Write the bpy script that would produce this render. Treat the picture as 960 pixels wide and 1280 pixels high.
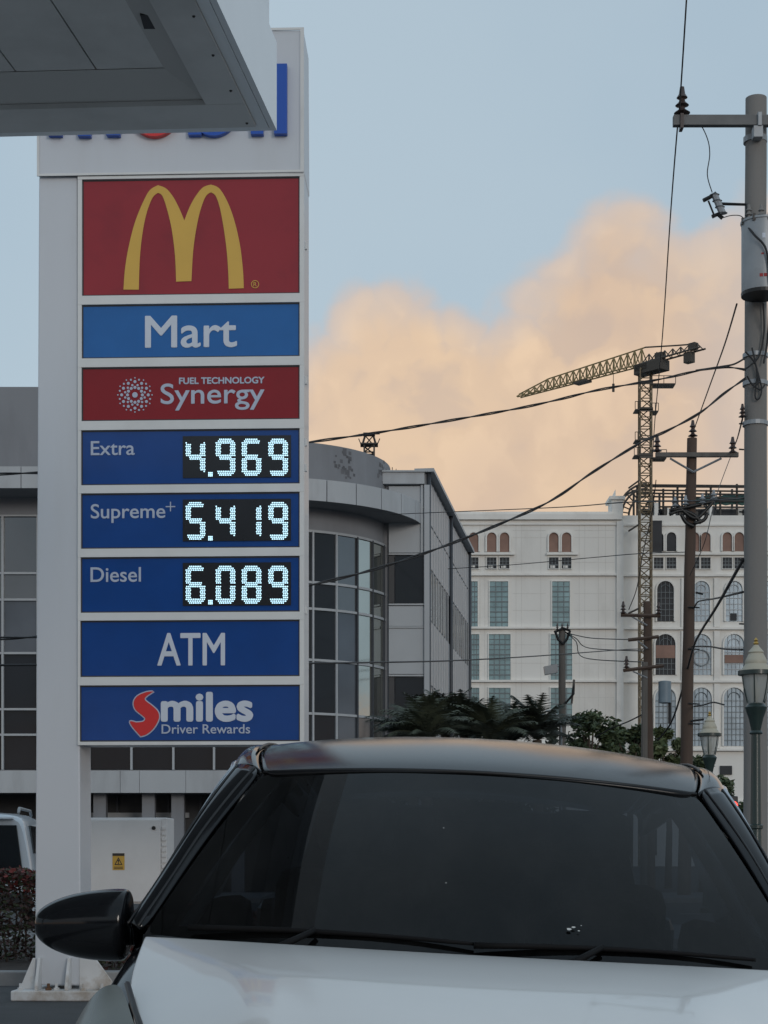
import bpy, math, random
from mathutils import Vector, Matrix
random.seed(7)
R = math.radians
SC = bpy.context.scene
for o in list(bpy.data.objects): bpy.data.objects.remove(o)
COL = SC.collection
# ------------------------------------------------------------------ camera
F, H, HC = 2200.0, 1070.0, 1.18        # focal length and horizon in photo pixels, eye height
cd = bpy.data.cameras.new('camera'); cam = bpy.data.objects.new('camera', cd); COL.objects.link(cam)
cam.location = (0, 0, HC); cam.rotation_euler = (R(90), 0, 0)
cd.sensor_fit = 'VERTICAL'; cd.sensor_height = 36; cd.sensor_width = 27
cd.lens = 36 * F / 1280; cd.shift_y = (H - 640) / 1280
cd.clip_start = .1; cd.clip_end = 9000
SC.camera = cam
# ------------------------------------------------------------------ world
SUN_AZ, SUN_EL = 158, 5.0              # degrees clockwise from the view direction, low behind the viewer
W = bpy.data.worlds.new('World'); SC.world = W; W.use_nodes = True
nt = W.node_tree; nt.nodes.clear()
def N(tree, t, **kw):
    n = tree.nodes.new(t)
    for k, v in kw.items(): setattr(n, k, v)
    return n
def M_(op, a, b=None, c=None, clamp=False):
    n = nt.nodes.new('ShaderNodeMath'); n.operation = op; n.use_clamp = clamp
    for i, v in enumerate((a, b, c)):
        if v is None: continue
        if isinstance(v, (int, float)): n.inputs[i].default_value = v
        else: nt.links.new(v, n.inputs[i])
    return n.outputs[0]
def mix_(f, a, b):
    n = nt.nodes.new('ShaderNodeMix'); n.data_type = 'RGBA'; n.clamp_factor = True
    for s, v in ((n.inputs[0], f), (n.inputs[6], a), (n.inputs[7], b)):
        if isinstance(v, (int, float)): s.default_value = v
        elif isinstance(v, tuple): s.default_value = (*v, 1)
        else: nt.links.new(v, s)
    return n.outputs[2]
def sm_(v, lo, hi):
    n = nt.nodes.new('ShaderNodeMapRange'); n.interpolation_type = 'SMOOTHSTEP'
    nt.links.new(v, n.inputs[0]); n.inputs[1].default_value = lo; n.inputs[2].default_value = hi
    return n.outputs[0]
sky = N(nt, 'ShaderNodeTexSky', sky_type='NISHITA', sun_disc=False)
sky.sun_elevation = R(SUN_EL); sky.sun_rotation = R(SUN_AZ); sky.air_density = 1.0; sky.dust_density = 1.5; sky.ozone_density = 1.5
tc = N(nt, 'ShaderNodeTexCoord'); sx = N(nt, 'ShaderNodeSeparateXYZ'); nt.links.new(tc.outputs['Generated'], sx.inputs[0])
X_, Y_, Z_ = sx.outputs
az = M_('ARCTAN2', X_, Y_)
el = M_('DIVIDE', Z_, M_('SQRT', M_('ADD', M_('MULTIPLY', X_, X_), M_('MULTIPLY', Y_, Y_))))
def noise(scale, detail, rough=.5, off=0, dist=0):
    mp = N(nt, 'ShaderNodeMapping'); mp.inputs['Location'].default_value = (off, off * .7, off * .3)
    nt.links.new(tc.outputs['Generated'], mp.inputs[0])
    n = N(nt, 'ShaderNodeTexNoise'); n.inputs['Scale'].default_value = scale; n.inputs['Detail'].default_value = detail
    n.inputs['Roughness'].default_value = rough; n.inputs['Distortion'].default_value = dist
    nt.links.new(mp.outputs[0], n.inputs['Vector']); return n.outputs[0]
# height of the cumulus bank as a function of azimuth (radians either side of the view direction)
cv = N(nt, 'ShaderNodeFloatCurve'); c = cv.mapping.curves[0]
prof = [(-1.0, .10), (-.5, .12), (-.26, .16), (-.19, .25), (-.12, .27), (-.06, .29), (-.04, .305), (-.018, .326), (.01, .334), (.035, .330), (.055, .322), (.078, .328), (.098, .342),
        (.118, .364), (.137, .373), (.157, .368), (.18, .361), (.205, .366), (.26, .33), (.45, .25), (.7, .16), (1.0, .10)]
def cxm(a): return (a + 1) / 2
c.points[0].location = (0, prof[0][1]); c.points[1].location = (1, prof[-1][1])
for a, h in prof[1:-1]: c.points.new(cxm(a), h)
cv.mapping.update()
nt.links.new(M_('MULTIPLY_ADD', az, .5, .5, clamp=True), cv.inputs[1])
wn = N(nt, 'ShaderNodeTexNoise'); wn.inputs['Scale'].default_value = 22; wn.inputs['Detail'].default_value = 5; nt.links.new(tc.outputs['Generated'], wn.inputs['Vector'])
def vm(op, a, b, sc=None):
    n = N(nt, 'ShaderNodeVectorMath', operation=op)
    for k, v in enumerate((a, b)):
        if isinstance(v, tuple): n.inputs[k].default_value = v
        elif v is not None: nt.links.new(v, n.inputs[k])
    if sc is not None: n.inputs['Scale'].default_value = sc
    return n.outputs[0]
warp = vm('SCALE', vm('SUBTRACT', wn.outputs['Color'], (.5, .5, .5)), None, .045)
def billow(off):
    """heaped round lobes of three sizes, looked up at the view direction shifted by off"""
    v = vm('ADD', vm('ADD', tc.outputs['Generated'], warp), off); tot = None
    for sc_, wgt, smo in ((11, .55, .35), (25, .28, .3), (58, .13, .3)):
        n = N(nt, 'ShaderNodeTexVoronoi', feature='F1'); n.inputs['Scale'].default_value = sc_; nt.links.new(v, n.inputs['Vector'])
        d = n.outputs['Distance']; t = M_('MULTIPLY', M_('SUBTRACT', 1, M_('MULTIPLY', d, d)), wgt); tot = t if tot is None else M_('ADD', tot, t)
    n = N(nt, 'ShaderNodeTexNoise'); n.inputs['Scale'].default_value = 60; n.inputs['Detail'].default_value = 6; nt.links.new(v, n.inputs['Vector'])
    return M_('MULTIPLY_ADD', n.outputs[0], .10, tot)
hb = billow((0, 0, 0)); hs = billow((-.016, 0, .016))
edge = M_('ADD', M_('SUBTRACT', cv.outputs[0], el), M_('MULTIPLY', M_('SUBTRACT', hb, .80), .085))      # >0 inside the cloud
far_side = sm_(noise(2.2, 4, .5, 3), .52, .66)
cloud = sm_(edge, -.005, .016)
low = M_('MULTIPLY', far_side, sm_(el, .9, .1))
inb = sm_(M_('ABSOLUTE', az), 1.0, .6)
mask = M_('MAXIMUM', M_('MULTIPLY', cloud, .97), M_('MULTIPLY', M_('MULTIPLY', low, .5), M_('SUBTRACT', 1, inb)))
relief = M_('SUBTRACT', hb, hs)                                                  # lobes turned to the afterglow against those turned away
bigs = noise(5, 4, .5, 21)
warm = mix_(sm_(bigs, .36, .60), (.585, .435, .325), (.71, .52, .35))
warm = mix_(M_('MULTIPLY', sm_(el, .16, .02), .45), warm, (.64, .455, .325))
warm = mix_(sm_(az, .04, -.12), warm, (.57, .435, .345))
warm = mix_(M_('MULTIPLY', sm_(relief, .0, .14), M_('MULTIPLY_ADD', sm_(el, .14, .3), .36, .08)), warm, (.80, .59, .40))
warm = mix_(M_('MULTIPLY', sm_(relief, .0, -.16), M_('MULTIPLY_ADD', sm_(el, .14, .3), .36, .08)), warm, (.45, .365, .325))
warm = mix_(M_('MULTIPLY', sm_(az, .15, .215), .75), warm, (.53, .45, .40))
rim = mix_(sm_(edge, .0, .045), (.50, .45, .43), warm)                           # thin greyer cloud at the fringe
nish = N(nt, 'ShaderNodeMix', data_type='RGBA', blend_type='MULTIPLY'); nish.inputs[0].default_value = 1
nt.links.new(sky.outputs[0], nish.inputs[6]); nish.inputs[7].default_value = (.1, .1, .1, 1)
veil = mix_(sm_(noise(3, 4, .5, 9), .3, .7), (.345, .455, .555), (.41, .51, .59))     # thin high veil over the clear sky
veil = mix_(sm_(el, .15, .7), mix_(.35, veil, (.47, .56, .625)), veil)
clear = mix_(.86, nish.outputs[2], veil)
col = mix_(mask, clear, rim)
bg = N(nt, 'ShaderNodeBackground'); nt.links.new(col, bg.inputs[0]); bg.inputs[1].default_value = 1.0
wo = N(nt, 'ShaderNodeOutputWorld'); nt.links.new(bg.outputs[0], wo.inputs[0])
# ------------------------------------------------------------------ sun and exposure
sd = bpy.data.lights.new('sun', 'SUN'); sd.energy = .5; sd.angle = R(14); sd.color = (1, .93, .86)
sun = bpy.data.objects.new('sun', sd); COL.objects.link(sun)
a_, e_ = R(SUN_AZ), R(SUN_EL + 6)
sun.rotation_euler = Vector((math.sin(a_) * math.cos(e_), math.cos(a_) * math.cos(e_), math.sin(e_))).to_track_quat('Z', 'Y').to_euler()
SC.view_settings.view_transform = 'Standard'; SC.view_settings.look = 'None'
SC.view_settings.exposure = .22; SC.view_settings.gamma = 1
try: SC.cycles.max_bounces = 6
except Exception: pass
# ------------------------------------------------------------------ materials
MT = {}
def mat(name, color, rough=.6, metal=0, var=.08, scale=4, bump=0, bscale=40, emit=None, es=1, coat=0, alpha=1, spec=.5, dirt=None, dscale=1.2, damt=.4, streak=False, trans=0, ior=1.5):
    if name in MT: return MT[name]
    m = bpy.data.materials.new(name); m.use_nodes = True; t = m.node_tree; L = t.links.new
    b = t.nodes['Principled BSDF']
    b.inputs['Roughness'].default_value = rough; b.inputs['Metallic'].default_value = metal
    b.inputs['Coat Weight'].default_value = coat; b.inputs['Coat Roughness'].default_value = .06; b.inputs['Alpha'].default_value = alpha
    b.inputs['Specular IOR Level'].default_value = spec; b.inputs['Transmission Weight'].default_value = trans; b.inputs['IOR'].default_value = ior
    co = N(t, 'ShaderNodeTexCoord'); src = co.outputs['Object']
    if streak:
        mp = N(t, 'ShaderNodeMapping'); mp.inputs['Scale'].default_value = streak if isinstance(streak, tuple) else (1, 1, .12); L(src, mp.inputs[0]); src = mp.outputs[0]
    ns = N(t, 'ShaderNodeTexNoise'); ns.inputs['Scale'].default_value = scale; ns.inputs['Detail'].default_value = 6; L(src, ns.inputs['Vector'])
    mr = N(t, 'ShaderNodeMapRange'); mr.inputs[1].default_value = .3; mr.inputs[2].default_value = .7; mr.inputs[3].default_value = 1 - var; mr.inputs[4].default_value = 1 + var; L(ns.outputs[0], mr.inputs[0])
    mx = N(t, 'ShaderNodeMix', data_type='RGBA', blend_type='MULTIPLY'); mx.inputs[0].default_value = 1; mx.inputs[6].default_value = (*color, 1); L(mr.outputs[0], mx.inputs[7])
    out = mx.outputs[2]
    if dirt:
        n2 = N(t, 'ShaderNodeTexNoise'); n2.inputs['Scale'].default_value = dscale; n2.inputs['Detail'].default_value = 8; n2.inputs['Roughness'].default_value = .65; L(src, n2.inputs['Vector'])
        m2 = N(t, 'ShaderNodeMapRange'); m2.inputs[1].default_value = .5; m2.inputs[2].default_value = .75; m2.inputs[4].default_value = damt; L(n2.outputs[0], m2.inputs[0])
        x2 = N(t, 'ShaderNodeMix', data_type='RGBA'); L(m2.outputs[0], x2.inputs[0]); L(out, x2.inputs[6]); x2.inputs[7].default_value = (*dirt, 1); out = x2.outputs[2]
    L(out, b.inputs['Base Color'])
    if bump:
        n3 = N(t, 'ShaderNodeTexNoise'); n3.inputs['Scale'].default_value = bscale; n3.inputs['Detail'].default_value = 5; L(co.outputs['Object'], n3.inputs['Vector'])
        bp = N(t, 'ShaderNodeBump'); bp.inputs['Strength'].default_value = bump; bp.inputs['Distance'].default_value = .01; L(n3.outputs[0], bp.inputs['Height']); L(bp.outputs[0], b.inputs['Normal'])
    if emit:
        b.inputs['Emission Color'].default_value = (*emit, 1); b.inputs['Emission Strength'].default_value = es
    MT[name] = m; return m
asphalt = mat('asphalt', (.045, .047, .05), .85, var=.25, scale=2, bump=.6, bscale=60)
concrete = mat('concrete', (.30, .30, .30), .85, var=.1, bump=.3, dirt=(.15, .14, .13))
signwhite = mat('sign_white', (.57, .59, .625), .42, var=.02, scale=.6, coat=.15, dirt=(.45, .43, .41), damt=.35, dscale=.9, streak=(1, 1, .15))
signframe = mat('sign_frame', (.68, .68, .67), .4, var=.03, dirt=(.4, .38, .36), damt=.25)
basewhite = mat('base_white', (.64, .64, .64), .6, var=.08, dirt=(.28, .19, .11), dscale=3.0, damt=.95)
pred = mat('panel_red', (.30, .026, .036), .25, var=.06, scale=1.5, coat=.1, spec=.3, dirt=(.14, .02, .03), damt=.4, dscale=2.5)
pred2 = mat('panel_dark_red', (.24, .008, .014), .25, var=.05, coat=.1, spec=.3)
pblue = mat('panel_blue', (.006, .055, .235), .22, var=.06, coat=.1, spec=.35)
pblue2 = mat('panel_light_blue', (.018, .125, .37), .25, var=.05, coat=.1, spec=.3)
white = mat('lettering_white', (.58, .62, .70), .4, var=.02)
grayw = mat('lettering_grey', (.44, .49, .60), .4, var=.02)
yellow = mat('arches_yellow', (.66, .40, .07), .4, var=.03)
letblue = mat('letter_blue', (.010, .08, .42), .35, var=.03)
letred = mat('letter_red', (.62, .03, .03), .35, var=.03)
ledblack = mat('led_black', (.012, .014, .018), .25, var=.1)
led = mat('led_dot', (.5, .8, .9), .3, emit=(.55, .84, 1.0), es=1.1, var=0)
gasket = mat('gasket', (.03, .03, .035), .6)
soffit = mat('soffit_grey', (.55, .54, .53), .55, var=.06, scale=.8, dirt=(.12, .12, .12), dscale=.7)
soffit2 = mat('soffit_dark', (.42, .41, .40), .55, var=.06, scale=.8)
fascia = mat('fascia_white', (.72, .74, .76), .35, var=.02, coat=.3)
screwm = mat('screw_dark', (.03, .03, .03), .4, metal=.5)
cabwhite = mat('cabinet_white', (.62, .62, .62), .5, var=.03, dirt=(.4, .38, .36), damt=.3)
amber = mat('sticker_amber', (.55, .33, .05), .5)
blackp = mat('black_print', (.03, .025, .02), .6)
leafred = mat('hedge_red_leaf', (.20, .035, .03), .6, var=.4, scale=9)
leafgrn = mat('hedge_green_leaf', (.045, .06, .03), .6, var=.4, scale=9)
leafdk = mat('hedge_dark_leaf', (.06, .03, .028), .6, var=.4, scale=9)
palmleaf = mat('palm_leaf', (.030, .038, .027), .6, var=.4, scale=3)
palmleaf2 = mat('palm_leaf_pale', (.055, .066, .042), .6, var=.4, scale=3)
treeleaf = mat('tree_leaf', (.05, .075, .035), .6, var=.45, scale=2)
treeleaf2 = mat('tree_leaf_light', (.09, .115, .05), .6, var=.4, scale=2)
bark = mat('bark', (.09, .07, .055), .9, var=.3, bump=.8, bscale=20)
wallgrey = mat('office_wall', (.24, .25, .27), .8, var=.06, scale=.5, bump=.15, dirt=(.14, .14, .15), dscale=.35, damt=.6, streak=(1, 1, .25))
bandm = mat('office_band', (.42, .44, .46), .5, var=.05, scale=.7, dirt=(.24, .24, .25), dscale=.8, damt=.6, streak=(1, 1, .2))
mull = mat('mullion', (.40, .42, .44), .5, var=.04)
mulld = mat('mullion_dark', (.05, .055, .065), .5)
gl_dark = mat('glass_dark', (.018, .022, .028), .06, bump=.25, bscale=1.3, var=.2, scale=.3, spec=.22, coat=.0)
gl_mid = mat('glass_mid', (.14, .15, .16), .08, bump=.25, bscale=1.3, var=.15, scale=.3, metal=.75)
gl_refl = mat('glass_bright_reflection', (.44, .46, .43), .07, bump=.25, bscale=1.3, var=.1, scale=.3, metal=.9)
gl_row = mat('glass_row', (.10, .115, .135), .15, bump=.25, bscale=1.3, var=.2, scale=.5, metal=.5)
panelm = mat('office_panel', (.36, .385, .41), .4, var=.05, scale=.5, metal=.15)
dark_fill = mat('ground_floor_dark', (.035, .036, .04), .5, var=.3, scale=.6)  # plain near-black for the ground floor, drum core and window reveals
wbm = mat('white_facade', (.78, .76, .72), .85, var=.05, scale=.15, dirt=(.40, .37, .33), dscale=.12, damt=.55, streak=(1, 1, .3))
wtrim = mat('white_trim', (.80, .78, .74), .8, var=.04, scale=.2, dirt=(.42, .38, .34), dscale=.3, damt=.4)
brickin = mat('window_brown', (.27, .165, .13), .8, var=.15, scale=.8)
wglass = mat('far_glass', (.20, .30, .32), .2, var=.25, scale=.6, metal=.25)
wglass2 = mat('far_glass_blue', (.27, .34, .40), .2, var=.2, scale=.6, metal=.25)
wdark = mat('far_opening', (.035, .037, .042), .7, var=.3, scale=.4)
muntin = mat('muntin', (.15, .17, .18), .6)
muntinw = mat('muntin_pale', (.42, .43, .44), .6)
netting = mat('green_netting', (.06, .13, .12), .9, var=.3)
steelm = mat('dark_steel', (.055, .05, .045), .7, var=.2)
craney = mat('crane_yellow', (.27, .205, .09), .7, var=.25)
craneg = mat('crane_mast_grey', (.17, .13, .08), .7, var=.25)
cranem = mat('crane_dark', (.07, .06, .05), .7)
polec = mat('pole_concrete', (.215, .205, .195), .85, var=.1, scale=2, bump=.4, bscale=30, dirt=(.15, .14, .13), dscale=1.5, damt=.5, streak=(1, 1, .1))
polew = mat('pole_wood', (.085, .058, .045), .9, var=.25, scale=3, bump=.6, bscale=15, streak=(1, 1, .06))
polew2 = mat('pole_grey_wood', (.13, .12, .11), .9, var=.25, scale=3, bump=.6, bscale=15, streak=(1, 1, .06))
crossm = mat('crossarm_grey', (.17, .17, .17), .8, var=.1)
galv = mat('galvanised', (.32, .34, .36), .45, metal=.3, var=.06, dirt=(.2, .19, .18), dscale=3)
wirem = mat('cable_black', (.02, .02, .022), .6)
insul = mat('insulator_brown', (.06, .04, .035), .3)
lampgrn = mat('lamp_post_green', (.018, .035, .032), .4, var=.15, coat=.2)
lampwh = mat('lamp_cap_cream', (.42, .39, .31), .5, var=.06)
brass = mat('finial_brass', (.55, .35, .10), .35, metal=.8)
lampgl = mat('lamp_glass', (.50, .52, .50), .15, alpha=.55, var=.03)
carblack = mat('car_black', (.008, .009, .011), .10, var=.05, coat=.0, spec=.32)
roofblack = mat('car_roof_black', (.012, .013, .015), .16, var=.12, scale=3, coat=.0, spec=.20)
carwhite = mat('car_white', (.80, .785, .77), .35, var=.02, coat=.7)
trimblack = mat('trim_black', (.012, .012, .013), .45)
rubber = mat('rubber', (.02, .02, .02), .8, bump=.3)
chrome = mat('chrome', (.6, .6, .62), .15, metal=1)
rim_m = mat('wheel_rim', (.35, .36, .37), .3, metal=.9)
interior = mat('interior_dark', (.020, .022, .026), .8)
inter2 = mat('interior_grey', (.55, .57, .58), .6)
wiperm = mat('wiper_black', (.008, .008, .009), .75, spec=.2)
edge_hl = mat('edge_highlight', (.45, .47, .50), .22, metal=.9)  # bright metal imitating a sky highlight on black paint
suvw = mat('suv_white', (.50, .55, .60), .3, coat=.7, var=.02)
redlens = mat('red_lens_lit', (.6, .02, .02), .3, emit=(1, .05, .03), es=3, var=0)
offlens = mat('unlit_lens', (.03, .03, .025), .3)
def glass_mat(name, tint, fac, tint2=(1, 1, 1), dust=.03):
    m = bpy.data.materials.new(name); m.use_nodes = True; t = m.node_tree; t.nodes.clear(); L = t.links.new
    tr = N(t, 'ShaderNodeBsdfTransparent'); tr.inputs[0].default_value = (*tint, 1)
    gs = N(t, 'ShaderNodeBsdfGlossy'); gs.inputs['Roughness'].default_value = .015; gs.inputs[0].default_value = (*tint2, 1)
    fr = N(t, 'ShaderNodeFresnel'); fr.inputs[0].default_value = fac
    mx = N(t, 'ShaderNodeMixShader'); L(fr.outputs[0], mx.inputs[0]); L(tr.outputs[0], mx.inputs[1]); L(gs.outputs[0], mx.inputs[2])
    co = N(t, 'ShaderNodeTexCoord'); mp = N(t, 'ShaderNodeMapping'); mp.inputs['Scale'].default_value = (1, .5, .5); L(co.outputs['Object'], mp.inputs[0])
    ns = N(t, 'ShaderNodeTexNoise'); ns.inputs['Scale'].default_value = 3.5; ns.inputs['Detail'].default_value = 9; ns.inputs['Roughness'].default_value = .7; L(mp.outputs[0], ns.inputs['Vector'])
    mr = N(t, 'ShaderNodeMapRange'); mr.inputs[1].default_value = .42; mr.inputs[2].default_value = .8; mr.inputs[3].default_value = .004; mr.inputs[4].default_value = dust; L(ns.outputs[0], mr.inputs[0])
    df = N(t, 'ShaderNodeBsdfDiffuse'); df.inputs[0].default_value = (.5, .5, .5, 1); m2 = N(t, 'ShaderNodeMixShader'); L(mr.outputs[0], m2.inputs[0]); L(mx.outputs[0], m2.inputs[1]); L(df.outputs[0], m2.inputs[2])
    ou = N(t, 'ShaderNodeOutputMaterial'); L(m2.outputs[0], ou.inputs[0]); MT[name] = m; return m
windg = glass_mat('windscreen_glass', (.06, .075, .095), 1.31)
clearg = glass_mat('headlight_glass', (.62, .63, .52), 1.5)
# ------------------------------------------------------------------ mesh helpers
class MB:
    def __init__(s): s.v = []; s.f = []
    def add(s, vs, fs):
        n = len(s.v); s.v += [tuple(p) for p in vs]; s.f += [tuple(i + n for i in f) for f in fs]; return s
    def box(s, x0, x1, y0, y1, z0, z1):
        return s.add([(x0, y0, z0), (x1, y0, z0), (x1, y1, z0), (x0, y1, z0), (x0, y0, z1), (x1, y0, z1), (x1, y1, z1), (x0, y1, z1)],
                     [(0, 3, 2, 1), (4, 5, 6, 7), (0, 1, 5, 4), (1, 2, 6, 5), (2, 3, 7, 6), (3, 0, 4, 7)])
    def prism(s, poly, y0, y1):                 # poly in x,z, extruded along y
        n = len(poly)
        ar = sum(poly[i][0] * poly[(i + 1) % n][1] - poly[(i + 1) % n][0] * poly[i][1] for i in range(n))
        if ar < 0: poly = poly[::-1]
        return s.add([(x, y0, z) for x, z in poly] + [(x, y1, z) for x, z in poly],
                     [tuple(range(n)), tuple(range(2 * n - 1, n - 1, -1))] + [(i, i + n, (i + 1) % n + n, (i + 1) % n) for i in range(n)])
    def prismz(s, poly, z0, z1):
        n = len(poly)
        ar = sum(poly[i][0] * poly[(i + 1) % n][1] - poly[(i + 1) % n][0] * poly[i][1] for i in range(n))
        if ar < 0: poly = poly[::-1]
        return s.add([(x, y, z0) for x, y in poly] + [(x, y, z1) for x, y in poly],
                     [tuple(range(n - 1, -1, -1)), tuple(range(n, 2 * n))] + [(i, (i + 1) % n, (i + 1) % n + n, i + n) for i in range(n)])
    def tube(s, pts, r, n=6, cap=True):
        pts = [Vector(p) for p in pts]; rs = r if isinstance(r, (list, tuple)) else [r] * len(pts)
        up = None; rings = []
        for i, p in enumerate(pts):
            d = (pts[min(i + 1, len(pts) - 1)] - pts[max(i - 1, 0)]).normalized()
            if up is None:
                up = Vector((0, 0, 1)) if abs(d.z) < .9 else Vector((1, 0, 0))
            a = d.cross(up).normalized(); b = a.cross(d).normalized(); up = b
            rings.append([p + (a * math.cos(2 * math.pi * k / n) + b * math.sin(2 * math.pi * k / n)) * rs[i] for k in range(n)])
        vs = [v for ring in rings for v in ring]; fs = []
        for i in range(len(pts) - 1):
            for k in range(n):
                k2 = (k + 1) % n; fs.append((i * n + k, i * n + k2, (i + 1) * n + k2, (i + 1) * n + k))
        if cap: fs += [tuple(range(n - 1, -1, -1)), tuple(range((len(pts) - 1) * n, len(pts) * n))]
        return s.add(vs, fs)
    def bar(s, p, q, r): return s.tube([p, q], r, 4)
    def lathe(s, prof, cx=0, cy=0, n=20, axis='z'):
        vs = []; fs = []
        for r, z in prof:
            for k in range(n):
                a = 2 * math.pi * k / n
                if axis == 'z': vs.append((cx + r * math.cos(a), cy + r * math.sin(a), z))
                elif axis == 'x': vs.append((z, cx + r * math.cos(a), cy + r * math.sin(a)))
                else: vs.append((cx + r * math.cos(a), z, cy + r * math.sin(a)))
        for i in range(len(prof) - 1):
            for k in range(n):
                k2 = (k + 1) % n; fs.append((i * n + k, i * n + k2, (i + 1) * n + k2, (i + 1) * n + k))
        fs += [tuple(range(n - 1, -1, -1)), tuple(range((len(prof) - 1) * n, len(prof) * n))]
        return s.add(vs, fs)
    def grid(s, rows):
        n = len(rows[0]); return s.add([p for r in rows for p in r], [(i * n + j, i * n + j + 1, (i + 1) * n + j + 1, (i + 1) * n + j) for i in range(len(rows) - 1) for j in range(n - 1)])
    def sphere(s, c, r, n=10, sz=1):
        m = n // 2; return s.lathe([(max(1e-4, r * math.sin(math.pi * i / m)), c[2] - r * sz * math.cos(math.pi * i / m)) for i in range(m + 1)], c[0], c[1], n)
def obj(name, mb, m, parent=None, smooth=False, bevel=0, sub=0, solid=0, label=None, kind=None):
    me = bpy.data.meshes.new(name); me.from_pydata(mb.v, [], mb.f); me.materials.append(m)
    if smooth:
        me.polygons.foreach_set('use_smooth', [True] * len(me.polygons))
        if smooth == 'auto' and hasattr(me, 'set_sharp_from_angle'): me.set_sharp_from_angle(angle=R(40))
    o = bpy.data.objects.new(name, me); COL.objects.link(o)
    if parent is not None: o.parent = parent
    if bevel:
        b = o.modifiers.new('bevel', 'BEVEL'); b.width = bevel; b.segments = 2; b.limit_method = 'ANGLE'
    if sub:
        b = o.modifiers.new('sub', 'SUBSURF'); b.levels = sub; b.render_levels = sub
    if solid:
        b = o.modifiers.new('solid', 'SOLIDIFY'); b.thickness = solid; b.offset = -1
    if label: o['label'] = label
    if kind: o['kind'] = kind
    return o
def tag(o, label, cat, group=None):
    o['label'] = label; o['category'] = cat
    if group: o['group'] = group
    return o
def thing(name, label, cat, loc=(0, 0, 0), rz=0, group=None):
    o = bpy.data.objects.new(name, None); COL.objects.link(o); o.location = loc; o.rotation_euler = (0, 0, rz); o.empty_display_size = .3
    return tag(o, label, cat, group)
def struct(name, mb, m, **k): o = obj(name, mb, m, **k); o['kind'] = 'structure'; return o
def share(src, parent, loc=(0, 0, 0), rot=None):
    c = src.copy(); COL.objects.link(c); c.parent = parent; c.location = loc
    if rot: c.rotation_euler = rot
    return c
def P(px, py, D): return Vector(((px - 480) / F * D, D, HC - (py - H) / F * D))
class Plane:
    """upright plane through (ox,oy) running along angle th; turns a place in the view into metres on that plane"""
    def __init__(s, ox, oy, th): s.ox, s.oy, s.th = ox, oy, th; s.c, s.s = math.cos(th), math.sin(th)
    def uv(s, px, py, w=0):
        ox, oy = s.ox - s.s * w, s.oy + s.c * w
        a = (px - 480) / F; u = (a * oy - ox) / (s.c - a * s.s); D = oy + u * s.s
        return (u, HC + (H - py) / F * D)
    def u(s, px, w=0): return s.uv(px, H, w)[0]
    def rect(s, x0, x1, y0, y1, w=0):
        xm, ym = (x0 + x1) / 2, (y0 + y1) / 2
        return s.u(x0, w), s.u(x1, w), s.uv(xm, y1, w)[1], s.uv(xm, y0, w)[1]
    def poly(s, pts, w=0): return [s.uv(x, y, w) for x, y in pts]
def cr(pts, n=6, closed=False):
    out = []; L = len(pts)
    for i in range(L if closed else L - 1):
        g = (lambda k: pts[k % L]) if closed else (lambda k: pts[max(0, min(L - 1, k))])
        p0, p1, p2, p3 = g(i - 1), g(i), g(i + 1), g(i + 2)
        for k in range(n):
            t = k / n
            out.append(tuple(.5 * (2 * b + (c_ - a) * t + (2 * a - 5 * b + 4 * c_ - d) * t * t + (3 * b - a - 3 * c_ + d) * t ** 3) for a, b, c_, d in zip(p0, p1, p2, p3)))
    if not closed: out.append(tuple(pts[-1]))
    return out
def text(name, s, x0, x1, z0, z1, y, m, parent, bold=0, depth=.004):
    cu = bpy.data.curves.new('t', 'FONT'); cu.body = s; cu.resolution_u = 6
    t = bpy.data.objects.new('t', cu); COL.objects.link(t)
    dg = bpy.context.evaluated_depsgraph_get(); me0 = t.evaluated_get(dg).to_mesh()
    vs = [v.co.copy() for v in me0.vertices]; fs = [tuple(p.vertices) for p in me0.polygons]
    es = {}
    for f in fs:
        for i in range(len(f)):
            k = (f[i], f[(i + 1) % len(f)]); es[k] = 1
    ax0, ax1 = min(v.x for v in vs), max(v.x for v in vs); az0, az1 = min(v.y for v in vs), max(v.y for v in vs)
    q = [(x0 + (v.x - ax0) / (ax1 - ax0) * (x1 - x0), z0 + (v.y - az0) / (az1 - az0) * (z1 - z0)) for v in vs]
    n = len(q); mb = MB()
    sides = [(b, a, a + n, b + n) for (a, b) in es if (b, a) not in es]
    offs = [(0, 0)] + ([(bold * math.cos(math.pi * k / 4), bold * math.sin(math.pi * k / 4)) for k in range(8)] if bold else [])
    for i, (dx, dz) in enumerate(offs):        # heavier strokes: the same glyph laid a hair apart
        yy = y + i * .00012
        mb.add([(x + dx, yy, z + dz) for x, z in q] + [(x + dx, yy + depth, z + dz) for x, z in q], fs + sides)
    bpy.data.objects.remove(t)
    return obj(name, mb, m, parent)
# ------------------------------------------------------------------ ground
def gz(x, y):                                    # the forecourt falls gently to the right where the white car stands
    w = max(0, min(1, (10.5 - y) / 3.0)) * max(0, min(1, (y + 14) / 4)); w = w * w * (3 - 2 * w)
    return -max(-1.6, min(1.6, x - .155)) * .0524 * w
xs = [-3000, -600, -120, -40, -20, -10, -6, -4, -3, -2.2, -1.6, -1, -.4, .2, .8, 1.4, 2, 3, 4, 6, 10, 20, 40, 120, 600, 3000]
ys = [-3000, -600, -100, -40, -20, -14, -12, -10] + [-8 + i for i in range(22)] + [15, 18, 25, 40, 80, 160, 400, 1200, 5000]
struct('ground', MB().grid([[(x, y, gz(x, y)) for x in xs] for y in ys]), asphalt, smooth=True)
kerbm = mat('kerb', (.26, .26, .26), .85, var=.12, bump=.3, dirt=(.13, .12, .12))
paving = mat('paving', (.20, .20, .20), .9, var=.12, bump=.4)
soil = mat('soil', (.05, .04, .035), .95, var=.3, bump=.8)
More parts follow.
